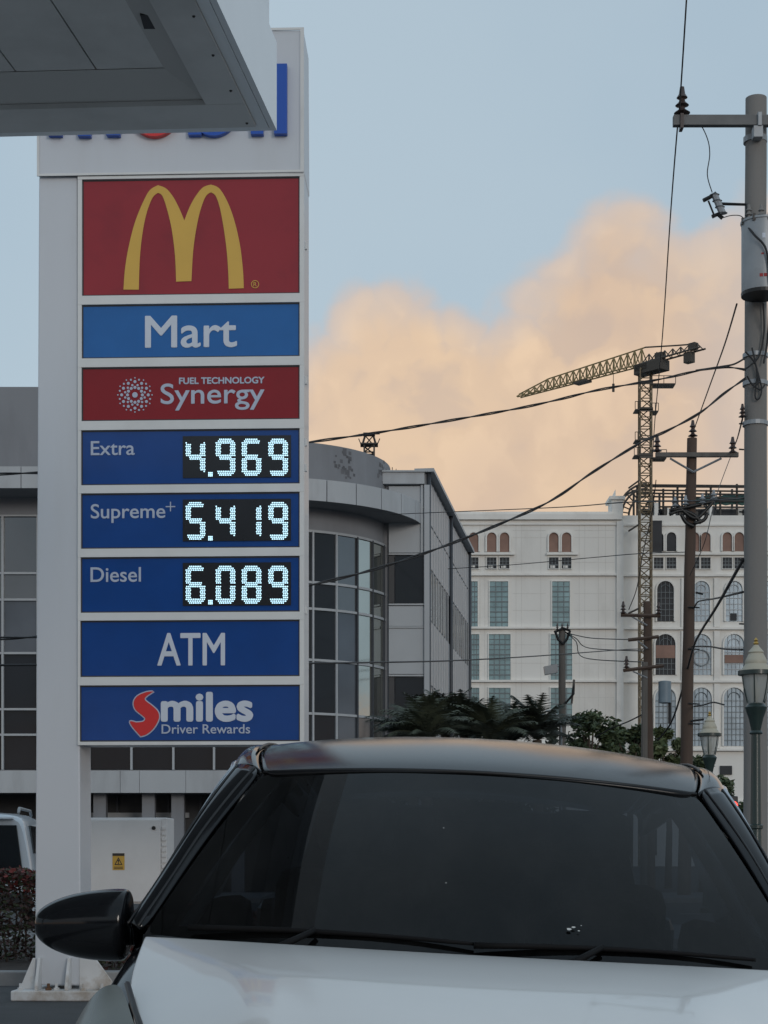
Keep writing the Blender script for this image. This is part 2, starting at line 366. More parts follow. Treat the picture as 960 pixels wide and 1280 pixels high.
roadm = mat('road', (.05, .052, .055), .85, var=.2, bump=.6, bscale=50)
roadpaint = mat('road_paint', (.6, .6, .58), .7, dirt=(.3, .3, .3))
struct('bounce_slab', MB().grid([[(x, y, gz(x, y) + .006) for x in [-30 + 1.2 * i for i in range(41)]] for y in [-25 + i * 1.24 for i in range(31)]]), mat('bounce_concrete', (.40, .40, .40), .85, var=.1, bump=.4, dirt=(.2, .2, .2)), smooth=True)  # pale slab out of view, added to bounce light up to the soffit
# planted island behind the price sign
struct('planting_bed', MB().box(-9, -.2, 16.2, 19.6, -.05, .10), soil)
for i in range(9): struct('kerb', MB().box(-9.0 + i * .98, -9.0 + i * .98 + .97, 16.0, 16.2, -.05, .13), kerbm, bevel=.015)
struct('pavement', MB().box(-60, 60, 22.5, 27.2, -.05, .12), paving)
struct('road', MB().add([(-300, 27.4, .004), (300, 27.4, .004), (300, 44, .004), (-300, 44, .004)], [(0, 1, 2, 3)]), roadm)
for k in range(-12, 13): struct('lane_marking', MB().add([(k * 6, 35.6, .008), (k * 6 + 3, 35.6, .008), (k * 6 + 3, 35.75, .008), (k * 6, 35.75, .008)], [(0, 1, 2, 3)]), roadpaint)
struct('far_pavement', MB().box(-60, 60, 44.2, 51, -.05, .12), paving)
# ------------------------------------------------------------------ price sign
PS = Plane((46 - 480) / F * 14.46, 14.46, R(-2.3))
ps = thing('price_sign', 'tall white fuel price sign with red and blue panels beside the parked white car', 'price sign', (PS.ox, PS.oy, 0), PS.th)
def q4(pl, tl, tr, br, bl): return [pl.uv(*tl), pl.uv(*tr), pl.uv(*br), pl.uv(*bl)]
obj('column', MB().prism(q4(PS, (47.5, 219), (96, 219), (100, 1232), (42.5, 1232)), .03, .47), signwhite, ps, bevel=.012)
topb = obj('top_box', MB().prism(PS.poly([(47, 39), (379.5, 38), (380.5, 218), (46.5, 218)]), 0, .5), signwhite, ps, bevel=.008)
r = PS.rect(46.5, 380, 38, 218)
fr = MB(); fr.box(r[0], r[1], -.012, .0, r[2], r[2] + .018).box(r[0], r[1], -.012, .0, r[3] - .02, r[3]).box(r[0], r[0] + .018, -.012, 0, r[2] + .018, r[3] - .02).box(r[1] - .03, r[1], -.012, 0, r[2] + .018, r[3] - .02)
obj('edge_trim', fr, signframe, topb)
def letter(name, polys, m, holes=None):
    mb = MB()
    for p in polys: mb.prism(PS.poly(p), -.06, -.003)
    return obj(name, mb, m, topb, label=None)
obj('letter_m', MB().prism(PS.poly([(62, 172.5), (62, 85), (80, 85), (107, 140), (134, 85), (151.5, 85), (151.5, 172.5), (134.5, 172.5), (134.5, 120), (115, 160), (115, 173.5), (99, 173.5), (99, 160), (79, 120), (79, 172.5)]), -.06, -.003), letblue, topb)
def ring_mb(cx, cy, ro, ri, y0, y1, pl=PS, n=40):
    o = pl.poly([(cx + ro * math.cos(2 * math.pi * k / n), cy + ro * math.sin(2 * math.pi * k / n)) for k in range(n)])
    i = pl.poly([(cx + ri * math.cos(2 * math.pi * k / n), cy + ri * math.sin(2 * math.pi * k / n)) for k in range(n)])
    vs = [(x, y0, z) for x, z in o] + [(x, y0, z) for x, z in i] + [(x, y1, z) for x, z in o] + [(x, y1, z) for x, z in i]; fs = []
    for k in range(n):
        j = (k + 1) % n; fs += [(k, j, j + n, k + n), (k + 2 * n, k + 3 * n, j + 3 * n, j + 2 * n), (k, k + 2 * n, j + 2 * n, j), (k + n, j + n, j + 3 * n, k + 3 * n)]
    return MB().add(vs, fs)
obj('letter_o', ring_mb(194, 143, 31, 14, -.06, -.003), letred, topb)
b_ = ring_mb(268, 143, 30, 14, -.058, -.005); rr = PS.rect(236.5, 253, 85, 172); b_.box(rr[0], rr[1], -.06, -.003, rr[2], rr[3]); obj('letter_b', b_, letblue, topb)
b_ = MB(); rr = PS.rect(314.5, 330, 112, 171); b_.box(rr[0], rr[1], -.06, -.003, rr[2], rr[3]); rr = PS.rect(314.5, 330, 85, 101); b_.box(rr[0], rr[1], -.06, -.003, rr[2], rr[3]); obj('letter_i', b_, letblue, topb)
rr = PS.rect(343.5, 359.5, 83.5, 170.5); obj('letter_l', MB().box(rr[0], rr[1], -.06, -.003, rr[2], rr[3]), letblue, topb)
# sign box behind the panels, and its face frame
x0, x1, z0, z1 = PS.rect(97, 380, 218.5, 931)
obj('sign_box', MB().box(x0 + .01, x1, .03, .47, z0 + .01, z1), signwhite, ps)
panels = [('mc', 102.3, 374.5, 222, 368, pred), ('mart', 102, 374.5, 379, 446.5, pblue2), ('syn', 101.7, 374.5, 457.5, 525, pred2), ('extra', 101.2, 374.5, 536.3, 605.4, pblue),
          ('supreme', 101, 374.5, 615.5, 685, pblue), ('diesel', 100.6, 374.5, 695.5, 765.2, pblue), ('atm', 100.2, 374.5, 775, 845.7, pblue), ('smiles', 99.6, 374.8, 856.2, 926.8, pblue)]
ff = MB(); zt = z1
rects = [PS.rect(a, b, c_, d) for _, a, b, c_, d, _ in panels]
for i, q in enumerate(rects):
    ff.box(x0, x1, 0, .03, q[3], zt); zt = q[2]
ff.box(x0, x1, 0, .03, z0, zt)
for q in rects: ff.box(x0, q[0], .002, .03, q[2], q[3]).box(q[1], x1, .002, .03, q[2], q[3])
obj('face_frame', ff, signframe, ps)
gx = MB()
for q in rects: gx.box(q[0], q[1], .019, .024, q[2], q[2] + .012).box(q[0], q[1], .019, .024, q[3] - .012, q[3]).box(q[0], q[0] + .010, .019, .024, q[2] + .012, q[3] - .012).box(q[1] - .010, q[1], .019, .024, q[2] + .012, q[3] - .012)
obj('panel_gasket', gx, gasket, ps)
PN = {}
for (k, a, b, c_, d, m), q in zip(panels, rects):
    PN[k] = obj('sign_panel', MB().box(q[0] + .003, q[1] - .003, .022, .029, q[2] + .003, q[3] - .003), m, ps)
lbl = {'mc': 'red panel with a yellow double arch', 'mart': 'blue panel reading Mart', 'syn': 'dark red panel reading Synergy fuel technology', 'extra': 'blue price panel reading Extra 4.969', 'supreme': 'blue price panel reading Supreme+ 5.419',
       'diesel': 'blue price panel reading Diesel 6.089', 'atm': 'blue panel reading ATM', 'smiles': 'blue panel reading Smiles Driver Rewards'}
for k in lbl: PN[k]['label'] = lbl[k]
def z2(x, y): return (60 + x / 2.8235, 200 + y / 2.8235)
def z3(x, y): return (60 + x / 2.8235, 520 + y / 2.8235)
YT = .0165
arch = (cr([(265, 455), (270, 385), (282, 310), (303, 225), (330, 155), (357, 105), (387, 86)], 5)[:-1] + cr([(387, 86), (416, 98), (441, 128), (463, 170), (480, 211)], 5)[:-1]
        + cr([(480, 211), (498, 165), (520, 125), (546, 94), (574, 84)], 5)[:-1] + cr([(574, 84), (604, 98), (634, 148), (658, 215), (677, 300), (687, 385), (690, 450)], 5)
        + cr([(637, 452), (635, 390), (629, 310), (617, 225), (604, 160), (590, 123), (574, 111)], 5)[:-1] + cr([(574, 111), (556, 125), (538, 170), (523, 235), (511, 320), (505, 425)], 5)
        + cr([(451, 427), (447, 335), (436, 245), (420, 175), (403, 125), (387, 113)], 5)[:-1] + cr([(387, 113), (368, 130), (348, 180), (333, 250), (323, 340), (319, 455)], 5))
def arc_tri(name, pts, m, parent, y=YT, d=.004):
    from mathutils.geometry import tessellate_polygon
    p = pts; n = len(p); ar = sum(p[i][0] * p[(i + 1) % n][1] - p[(i + 1) % n][0] * p[i][1] for i in range(n))
    if ar < 0: p = p[::-1]
    t = tessellate_polygon([[Vector((x, z, 0)) for x, z in p]])
    mb = MB().add([(x, y, z) for x, z in p] + [(x, y + d, z) for x, z in p], [tuple(f) for f in t] + [(i, i + n, (i + 1) % n + n, (i + 1) % n) for i in range(n)])
    return obj(name, mb, m, parent)
arc_tri('arches_emblem', PS.poly([z2(*p) for p in arch]), yellow, PN['mc'])
rx, ry = z2(730, 436)
rm = ring_mb(rx, ry, 5.0, 4.2, YT, YT + .004, n=24); obj('registered_ring', rm, yellow, PN['mc'])
u0, u1, v0, v1 = PS.rect(rx - 2, rx + 2, ry - 2.6, ry + 2.6); text('registered_letter', 'R', u0, u1, v0, v1, YT, yellow, PN['mc'])
def lett(key, name, s, zf, a, b, c_, d, m, bold=0, y=YT):
    p, q = zf(a, c_), zf(b, d); r_ = PS.rect(p[0], q[0], p[1], q[1]); return text(name, s, r_[0], r_[1], r_[2], r_[3], y, m, PN[key], bold)
lett('mart', 'lettering', 'Mart', z2, 343, 664, 548, 658, white, .005)
lett('syn', 'lettering', 'FUEL TECHNOLOGY', z2, 462, 762, 765, 787, grayw, .0022)
lett('syn', 'lettering', 'Synergy', z2, 397, 762, 786, 880, grayw, .0022)
cxs, cys = z2(305.5, 827); dots = MB()
def disc(mb, px, py, rp, y=YT, n=12, pl=PS):
    mb.prism(pl.poly([(px + rp * math.cos(2 * math.pi * k / n), py + rp * math.sin(2 * math.pi * k / n)) for k in range(n)]), y, y + .004)
disc(dots, cxs, cys, 3.5)
for n_, rad, rp, ph in ((12, 9.3, 1.9, 0), (12, 12.6, 1.45, .5), (12, 16.6, 1.9, 0), (12, 19.6, 1.25, .5), (12, 21.4, .9, 0)):
    for k in range(n_):
        a = 2 * math.pi * (k + ph) / n_; disc(dots, cxs + rad * math.cos(a), cys + rad * math.sin(a), rp)
obj('dotted_emblem', dots, grayw, PN['syn'])
lett('extra', 'lettering', 'Extra', z3, 150, 304, 87, 136, grayw, .0015)
lett('supreme', 'lettering', 'Supreme', z3, 150, 412, 309, 375, grayw, .0015)
pl_ = MB(); cx_, cy_ = z3(431, 318)
a, b, c_, d = PS.rect(cx_ - 6, cx_ + 6, cy_ - .55, cy_ + .75); pl_.box(a, b, YT, YT + .003, c_, d)
a, b, c_, d = PS.rect(cx_ - .65, cx_ + .65, cy_ - 6, cy_ + 6); pl_.box(a, b, YT + .001, YT + .004, c_, d); obj('plus_mark', pl_, grayw, PN['supreme'])
lett('diesel', 'lettering', 'Diesel', z3, 149, 326, 533, 584, grayw, .0015)
lett('atm', 'lettering', 'ATM', z3, 386, 622, 766, 878, white, .004)
lett('smiles', 'lettering', 'miles', z3, 402, 718, 978, 1074, white, .012)
lett('smiles', 'lettering', 'Driver Rewards', z3, 400, 712, 1088, 1120, grayw, .001)
S_ = [(372, 971), (345, 974), (314, 988), (301, 1010), (307, 1035), (330, 1055), (342, 1067), (334, 1078), (310, 1081), (288, 1077), (298, 1098), (326, 1130), (350, 1121), (375, 1097), (390, 1066), (386, 1042), (365, 1021), (345, 1006), (340, 996), (350, 985)]
cxm_ = sum(p[0] for p in S_) / len(S_); cym_ = sum(p[1] for p in S_) / len(S_)
sred = cr(S_[:9], 4)[:-1] + cr(S_[8:12], 4)[:-1] + cr(S_[11:], 4)
def grow(p, w):
    out = []; n = len(p)
    ar = sum(p[i][0] * p[(i + 1) % n][1] - p[(i + 1) % n][0] * p[i][1] for i in range(n)); sg = 1 if ar > 0 else -1
    for i in range(n):
        a, b = p[i - 1], p[(i + 1) % n]; dx, dy = b[0] - a[0], b[1] - a[1]; l = math.hypot(dx, dy) or 1
        out.append((p[i][0] + sg * dy / l * w, p[i][1] - sg * dx / l * w))
    return out
arc_tri('emblem_outline', PS.poly([z3(*p) for p in grow(sred, 4)]), grayw, PN['smiles'], YT + .003, .003)
arc_tri('red_road_emblem', PS.poly([z3(*p) for p in sred]), letred, PN['smiles'], YT - .001, .003)
SEG = {'0': 'abcdef', '1': 'bc', '4': 'bcfg', '5': 'acdfg', '6': 'acdefg', '8': 'abcdefg', '9': 'abcdfg'}
def digit_cells(ch):
    s = set()
    for g in SEG[ch]:
        if g == 'a': s |= {(c, r_) for r_ in range(3) for c in range(2 if r_ == 0 else 1, 9 if r_ == 0 else 10)}
        if g == 'd': s |= {(c, r_) for r_ in range(18, 21) for c in range(2 if r_ == 20 else 1, 9 if r_ == 20 else 10)}
        if g == 'g': s |= {(c, r_) for r_ in range(9, 12) for c in range(2, 9)}
        if g == 'f': s |= {(c, r_) for c in range(3) for r_ in range(2 if c == 0 else 3, 10)}
        if g == 'b': s |= {(c, r_) for c in range(8, 11) for r_ in range(2 if c == 10 else 3, 10)}
        if g == 'e': s |= {(c, r_) for c in range(3) for r_ in range(11, 19 if c == 0 else 18)}
        if g == 'c': s |= {(c, r_) for c in range(8, 11) for r_ in range(11, 19 if c == 10 else 18)}
    return s
def ring_dot(mb, px, py, r_):
    u, v = PS.uv(px, py); mb.add([(u + r_ * math.cos(math.pi * k / 3), .0128, v + r_ * math.sin(math.pi * k / 3)) for k in range(6)], [tuple(range(6))])
for key, val, yy0, yy1, bx in (('extra', '4969', 78, 210, (68, 216)), ('supreme', '5419', 302, 436, (292, 440)), ('diesel', '6089', 527, 662, (516, 668))):
    p, q = z3(475, bx[0]), z3(857, bx[1]); r_ = PS.rect(p[0], q[0], p[1], q[1])
    obj('led_display', MB().box(r_[0], r_[1], .0135, .021, r_[2], r_[3]), ledblack, PN[key])
    for ch, dx in zip(val, (483, 589, 681, 775)):
        mb = MB()
        for c_, rw in digit_cells(ch):
            ring_dot(mb, *z3(dx + 4 + (c_ + (.3 if rw % 2 else 0)) * 6.35, yy0 + 3 + rw * (yy1 - yy0 - 6) / 20), .0063)
        obj('digit', mb, led, PN[key])
    mb = MB()
    for i in range(3):
        for j in range(3): ring_dot(mb, *z3(567 + i * 5.5, yy1 - 11 + j * 5.5), .0063)
    obj('decimal_point', mb, led, PN[key])
# sign foot with gusset plates
x0, x1, _, _ = PS.rect(19.5, 138, 1200, 1250)
base = MB().box(x0, x1, -.17, .7, 0, .085)
obj('base_plate', base, basewhite, ps, bevel=.012)
g1 = PS.rect(43, 100, 1100, 1200)
obj('gusset', MB().prism([(g1[0] + .002, .085), (g1[0] - .14, .085), (g1[0] - .11, .13), (g1[0] - .02, .34), (g1[0] + .002, .34)], .02, .05), basewhite, ps, bevel=.004)
obj('gusset', MB().prism([(g1[1] - .01, .085), (g1[1] + .26, .085), (g1[1] + .26, .15), (g1[1] + .12, .34), (g1[1] - .01, .36)], .02, .05), basewhite, ps, bevel=.004)
for gx_ in (g1[0] + .03, g1[1] - .10):
    mb = MB(); y0_, y1_ = -.13, .031
    mb.add([(gx_, y1_, .085), (gx_, y0_, .085), (gx_, y0_, .12), (gx_, -.02, .345), (gx_, y1_, .345), (gx_ + .025, y1_, .085), (gx_ + .025, y0_, .085), (gx_ + .025, y0_, .12), (gx_ + .025, -.02, .345), (gx_ + .025, y1_, .345)],
           [(0, 1, 2, 3, 4), (9, 8, 7, 6, 5), (0, 5, 6, 1), (1, 6, 7, 2), (2, 7, 8, 3), (3, 8, 9, 4), (4, 9, 5, 0)])
    obj('gusset', mb, basewhite, ps, bevel=.004)
rustm = mat('rusty_nut', (.12, .06, .03), .8, var=.3)
for bx_, by_ in ((g1[0] - .09, -.1), (g1[0] + .14, -.1), (g1[0] + .2, -.08), (g1[1] + .05, -.1), (g1[1] + .2, -.1), (g1[0] - .1, .6), (g1[1] + .1, .6)):
    obj('anchor_bolt', MB().lathe([(.026, .085), (.026, .105), (.013, .106), (.013, .14)], bx_, by_, 6), rustm if bx_ == g1[0] + .14 else basewhite, ps)
x0 = PS.u(380)
for pz in (300, 470, 548, 580, 760): 
    zc = PS.uv(380, pz)[1]; obj('hinge', MB().box(x0, x0 + .012, .12, .16, zc - .03, zc + .03), signframe, ps)
# ------------------------------------------------------------------ cabinet
CB = Plane((95 - 480) / F * 17.6, 17.6, R(-2))
cb = thing('electrical_cabinet', 'white electrical cabinet with amber warning sticker beside the sign column', 'cabinet', (CB.ox, CB.oy, 0), CB.th)
r_ = CB.rect(95.5, 208, 1022, 1130)
obj('housing', MB().box(r_[0], r_[1], .03, .5, r_[2], r_[3]), cabwhite, cb, bevel=.01)
obj('door', MB().box(r_[0] + .012, r_[1] - .06, .008, .03, r_[2] + .02, r_[3] - .02), cabwhite, cb, bevel=.006)
for k in range(12):
    zc = r_[3] - .12 - k * .055; obj('louvre', MB().box(r_[1] - .05, r_[1] - .004, .012, .03, zc, zc + .03), cabwhite, cb)
lk = CB.uv(192, 1035); obj('lock', MB().lathe([(.02, -.002), (.02, .009)], lk[0], lk[1], 12, 'y'), screwm, cb)
s_ = CB.rect(140.5, 155.5, 1066.5, 1087.5); st = obj('warning_sticker', MB().box(s_[0], s_[1], .004, .007, s_[2], s_[3]), amber, cb)
w_ = s_[1] - s_[0]; h_ = s_[3] - s_[2]
obj('sticker_header', MB().box(s_[0], s_[1], .002, .0035, s_[3] - h_ * .16, s_[3]), blackp, st)
tc_ = (s_[0] + s_[1]) / 2; tz = s_[2] + h_ * .30
def trib(k, t): return [(tc_ - w_ * .34 * k, t), (tc_ + w_ * .34 * k, t), (tc_, t + h_ * .46 * k)]
obj('warning_triangle', MB().prism(trib(1, tz), .002, .0035), blackp, st); obj('triangle_field', MB().prism(trib(.66, tz + h_ * .05), .0008, .0018), amber, st)
text('exclamation', '!', tc_ - .006, tc_ + .006, tz + h_ * .08, tz + h_ * .30, -.0005, blackp, st, .002, .001)
obj('sticker_lines', MB().box(s_[0] + .015, s_[1] - .015, .002, .0035, s_[2] + h_ * .06, s_[2] + h_ * .1).box(s_[0] + .015, s_[1] - .015, .002, .0035, s_[2] + h_ * .15, s_[2] + h_ * .19), blackp, st)
obj('leg', MB().box(r_[0] + .05, r_[0] + .12, .1, .4, .1, r_[2]), cabwhite, cb); obj('leg', MB().box(r_[1] - .12, r_[1] - .05, .1, .4, .1, r_[2]), cabwhite, cb)
# ------------------------------------------------------------------ leaves
def leaves(n, region, size, seed=1, flat=.5):
    rnd = random.Random(seed); mb = MB()
    for _ in range(n):
        p = Vector(region(rnd)); s = size * rnd.uniform(.6, 1.3)
        d = Vector((rnd.gauss(0, 1), rnd.gauss(0, 1), rnd.gauss(0, 1) * flat)).normalized(); e = d.cross(Vector((rnd.gauss(0, 1), rnd.gauss(0, 1), rnd.gauss(0, 1)))).normalized()
        mb.add([p - d * s, p + e * s * .45, p + d * s, p - e * s * .45], [(0, 1, 2, 3)])
    return mb
def hedge(x0, x1, y0, y1, z0, z1, label, seed, nred=1.0):
    t = thing('hedge', label, 'hedge', ((x0 + x1) / 2, (y0 + y1) / 2, z0)); hx, hy, hz = (x1 - x0) / 2, (y1 - y0) / 2, z1 - z0
    def shell(r_):
        f = r_.random(); x, y, z = r_.uniform(-hx, hx), r_.uniform(-hy, hy), r_.uniform(.02, hz)
        if f < .5: y = -hy + abs(r_.gauss(0, .06))
        elif f < .8: z = hz - abs(r_.gauss(0, .05)) + .05 * math.sin(x * 7)
        return (x, y, z)
    def top(r_):
        x = r_.uniform(-hx, hx); return (x, r_.uniform(-hy, hy) * (1 if r_.random() < .5 else -1), hz - abs(r_.gauss(0, .10)) + .05 * math.sin(x * 7))
    A = (x1 - x0) * hz
    obj('dark_leaves', leaves(int(2600 * A), shell, .032, seed), leafdk, t, kind=None)
    obj('green_leaves', leaves(int(1500 * A), shell, .032, seed + 1), leafgrn, t)
    obj('red_leaves', leaves(int(1500 * (x1 - x0) * nred), top, .034, seed + 2), leafred, t)
    st = MB(); rnd = random.Random(seed)
    for k in range(int((x1 - x0) * 4)):
        x = rnd.uniform(-hx, hx); y = rnd.uniform(-hy, hy); st.tube([(x, y, 0), (x + rnd.uniform(-.1, .1), y, hz * .5), (x + rnd.uniform(-.2, .2), y, hz * .9)], [.015, .01, .005], 5)
    obj('stems', st, bark, t)
hedge(-8.6, -3.2, 17.9, 18.9, .10, 1.0, 'clipped red and dark green hedge left of the sign column', 3)
hedge(-3.12, -1.0, 16.5, 17.3, .10, .66, 'low reddish hedge below the white electrical cabinet', 13, .8)
# ------------------------------------------------------------------ canopy
cn = thing('station_canopy', 'white edged fuel station canopy with grey soffit overhanging top left', 'canopy', (0, 0, 0))
ZC = 4.6; D0 = (ZC - HC) * F / (H - 161); K0 = Vector(((336.5 - 480) / F * D0, D0))
sd_ = Vector((-math.sin(R(7.35)), -math.cos(R(7.35)))); fd_ = Vector((-math.cos(R(3.2)), math.sin(R(3.2))))
def cp(a, b): v = K0 + fd_ * a + sd_ * b; return (v.x, v.y)      # a metres along the far edge, b metres back past the viewer
LA, LB = 9.0, 16.0
obj('fascia', MB().prismz([cp(0, 0), cp(0, LB), cp(.05, LB), cp(.05, .05), cp(LA, .05), cp(LA, 0)], ZC, ZC + 1.1), fascia, cn)
obj('fascia_strip', MB().prismz([cp(-.03, -.03), cp(-.03, LB), cp(-.002, LB), cp(-.002, -.002), cp(LA, -.002), cp(LA, -.03)], ZC + .004, ZC + .42), fascia, cn)
obj('gutter_flange', MB().prismz([cp(.052, .31), cp(.052, LB), cp(.23, LB), cp(.23, .31)], ZC - .012, ZC + .012).prismz([cp(.052, .052), cp(.052, .307), cp(LA, .307), cp(LA, .052)], ZC - .012, ZC + .012), soffit, cn)
v_ = MB(); zz0, zz1 = ZC + .012, ZC + .05
for (a0, b0, a1, b1), (a2, b2, a3, b3) in [(((.23, .31, .23, LB)), (.36, .55, .36, LB)), ((.23, .31, LA, .31), (.36, .55, LA, .55))]:
    v_.add([(*cp(a0, b0), zz0), (*cp(a1, b1), zz0), (*cp(a3, b3), zz1), (*cp(a2, b2), zz1)], [(0, 1, 2, 3)])
obj('sloped_trim', v_, soffit2, cn)
k = 0; a_ = .300
while a_ < LA - .1:
    a2 = min(a_ + .36, LA - .05); b0 = .552
    while b0 < LB - .2:
        b2 = min(b0 + 6, LB); obj('soffit_panel', MB().prismz([cp(a_ + .004, b0 + .004), cp(a_ + .004, b2), cp(a2 - .004, b2), cp(a2 - .004, b0 + .004)], ZC + .05, ZC + .07), soffit, cn); b0 = b2
    a_ = a2
obj('roof_deck', MB().prismz([cp(.05, .05), cp(.05, LB), cp(LA, LB), cp(LA, .05)], ZC + .6, ZC + .64), fascia, cn)
for b in (.1, .45, .8, 1.15, 1.6, 2.0, 2.6):
    c0 = cp(.085, b); obj('screw', MB().lathe([(.004, ZC - .018), (.0075, ZC - .012)], c0[0], c0[1], 8), screwm, cn)
c0 = cp(.30, 1.03); obj('camera_bracket', MB().box(c0[0] - .03, c0[0] + .02, c0[1] - .05, c0[1] + .07, ZC + .03, ZC + .1), screwm, cn)
c0 = cp(5.5, 7.0); obj('support_column', MB().box(c0[0] - .2, c0[0] + .2, c0[1] - .2, c0[1] + .2, 0, ZC + .16), fascia, cn, bevel=.02)
# ------------------------------------------------------------------ office building
LD = 57.5
OF = Plane((-60 - 480) / F * LD, LD, 0)
of = thing('office_building', 'grey glass office block with curved corner and overhanging white band behind the price sign', 'office building', (OF.ox, OF.oy, 0))
def put(o, pl, root=of, root_pl=OF):
    o.location = (pl.ox - root_pl.ox, pl.oy - root_pl.oy, 0); o.rotation_euler = (0, 0, pl.th - root_pl.th); return o
def zq(py, D): return HC + (H - py) / F * D
x0, x1 = OF.u(-60), OF.u(300)
ZB0, ZB1 = zq(610, 56), zq(583, 56)
ZP0, ZP1 = zq(991, 56), zq(963, 56)
obj('wall', MB().box(x0 - 14, x1, .35, 9, ZP1, zq(480, LD)), wallgrey, of)
obj('upper_wall', MB().box(x0 - 14, x1, .12, .34, zq(642, LD), ZB0 + .3), wallgrey, of)
i = 0; xx = x0 - 13.9
while xx < x1 - .2:                                    # white panels of the overhanging band and of the podium band
    obj('band_panel', MB().box(xx + .012, xx + 1.36, -1.5, -1.44, ZB0, ZB1), bandm, of)
    xx += 1.372
obj('band_slab', MB().box(x0 - 14, x1, -1.435, .12, ZB0 + .03, ZB1 - .03), wallgrey, of)
pxs = [-60, -8, 55, 104, 150, 174, 232, 290, 340]
for a, b in zip(pxs, pxs[1:]):
    pb = Plane(OF.ox, OF.oy - 1.5, 0); obj('podium_panel', MB().box(pb.u(a) + .012, pb.u(b), -1.5, -1.42, ZP0, ZP1), bandm, of)
obj('podium_slab', MB().box(x0 - 14, OF.u(340), -1.41, 8, ZP0 + .04, ZP1 - .04), wallgrey, of)
# windows of the flat wall
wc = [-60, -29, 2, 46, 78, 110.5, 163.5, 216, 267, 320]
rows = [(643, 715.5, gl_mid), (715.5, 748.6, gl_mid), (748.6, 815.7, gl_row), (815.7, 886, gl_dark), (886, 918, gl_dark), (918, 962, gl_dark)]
for (a, b) in zip(wc, wc[1:]):
    for (t, bo, m) in rows:
        if a >= 267 and t < 900: continue
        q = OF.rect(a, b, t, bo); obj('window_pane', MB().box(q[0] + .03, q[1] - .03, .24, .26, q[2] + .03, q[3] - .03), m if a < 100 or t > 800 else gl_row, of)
zt_, zb_ = zq(643, LD), zq(962, LD)
for a in wc: u = OF.u(a); obj('mullion', MB().box(u - .035, u + .035, .12, .3, zb_, zt_), mull, of)
for (t, bo, m) in rows: z = zq(t, LD); obj('transom', MB().box(OF.u(-60), OF.u(320), .14, .3, z - .035, z + .035), mull, of)
# dark ground floor below the podium band: set-back shop front and columns
obj('ground_floor', MB().box(x0 - 14, OF.u(345), 1.2, 8, 0, ZP0 + .04), dark_fill, of)
for px in (-30, 60, 130, 190, 226, 300): u = OF.u(px); obj('column', MB().box(u - .2, u + .2, -.9, -.5, .0, ZP0 + .04), wallgrey, of)
for px in (105, 140, 172, 205, 246, 275): u = OF.u(px); obj('shopfront_post', MB().box(u - .04, u + .04, 1.1, 1.2, 0, ZP0), mulld, of)
obj('shopfront_sign_board', MB().box(OF.u(105), OF.u(232), 1.0, 1.19, 2.45, 2.62), mull, of)
# curved corner
DC = 62.5; CX = (329 - 480) / F * DC; DR = 4.5
def drum_phi(px, R_=DR):
    best = None
    for k in range(0, 1100):
        ph = R(-20 + k * .1); x = CX + R_ * math.sin(ph); y = DC - R_ * math.cos(ph)
        e = abs(480 + F * x / y - px)
        if best is None or e < best[0] - 1e-6: best = (e, ph, y)
    return best[1], best[2]
def cyl(R0, R1, z0, z1, p0, p1, n=24):
    vs = []; fs = []
    for k in range(n + 1):
        ph = p0 + (p1 - p0) * k / n
        for rr_, zz in ((R0, z0), (R1, z0), (R1, z1), (R0, z1)): vs.append((CX - OF.ox + rr_ * math.sin(ph), DC - OF.oy - rr_ * math.cos(ph), zz))
    for k in range(n):
        for j in range(4):
            j2 = (j + 1) % 4; fs.append((k * 4 + j, k * 4 + j2, (k + 1) * 4 + j2, (k + 1) * 4 + j))
    fs += [(0, 3, 2, 1), (n * 4, n * 4 + 1, n * 4 + 2, n * 4 + 3)]
    return MB().add(vs, [f[::-1] for f in fs])
ph4, d4 = drum_phi(400)
def zd(py): return zq(py, drum_phi(391)[1])
ZW = [zd(664), zd(728), zd(761), zd(825), zd(892), zd(955)]
obj('curved_parapet', cyl(DR - .3, DR + .02, zd(600), zq(553, drum_phi(385)[1]), R(-60), R(112), 40), wallgrey, of, smooth='auto')
obj('curved_wall', cyl(DR - .5, DR - .02, ZW[0], zd(598), R(-60), R(112), 40), wallgrey, of, smooth='auto')
obj('drum_core', cyl(.2, DR - .35, 0, zd(560), R(-90), R(269), 48), dark_fill, of)
RB = 5.75
zb1, zb0 = zq(598, drum_phi(385, RB)[1]), zq(625, drum_phi(385, RB)[1])
nb = 15
for k in range(nb):
    p0 = R(-52 + k * 11.0); obj('curved_band_panel', cyl(RB - .05, RB, zb0, zb1, p0 + .003, p0 + R(11.0) - .003, 4), bandm, of)
obj('curved_band_soffit', cyl(DR - .1, RB - .06, zb0 + .03, zb1 - .05, R(-52), R(113), 40), wallgrey, of)
phis = [drum_phi(p)[0] for p in (391, 420, 446, 465, 479)]
stp = (phis[-1] - phis[0]) / 4
phis = [phis[0] - stp * k for k in range(4, 0, -1)] + phis + [phis[-1] + stp, phis[-1] + 2 * stp]
refl_tone = [gl_row, gl_dark, gl_dark, gl_dark, gl_dark, gl_mid, gl_refl, gl_refl, gl_mid, gl_dark]  # sky reflections around the curve, put into the pane colours column by column
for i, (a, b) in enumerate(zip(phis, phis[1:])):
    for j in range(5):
        m = refl_tone[i]
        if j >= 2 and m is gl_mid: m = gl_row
        if j >= 3 and i == 7: m = gl_refl
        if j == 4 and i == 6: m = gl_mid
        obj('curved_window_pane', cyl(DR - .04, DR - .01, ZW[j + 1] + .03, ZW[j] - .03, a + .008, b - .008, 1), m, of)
for a in phis: obj('curved_mullion', cyl(DR - .06, DR + .06, ZW[-1], ZW[0], a - .007, a + .007, 1), mull if a < .7 else mulld, of)
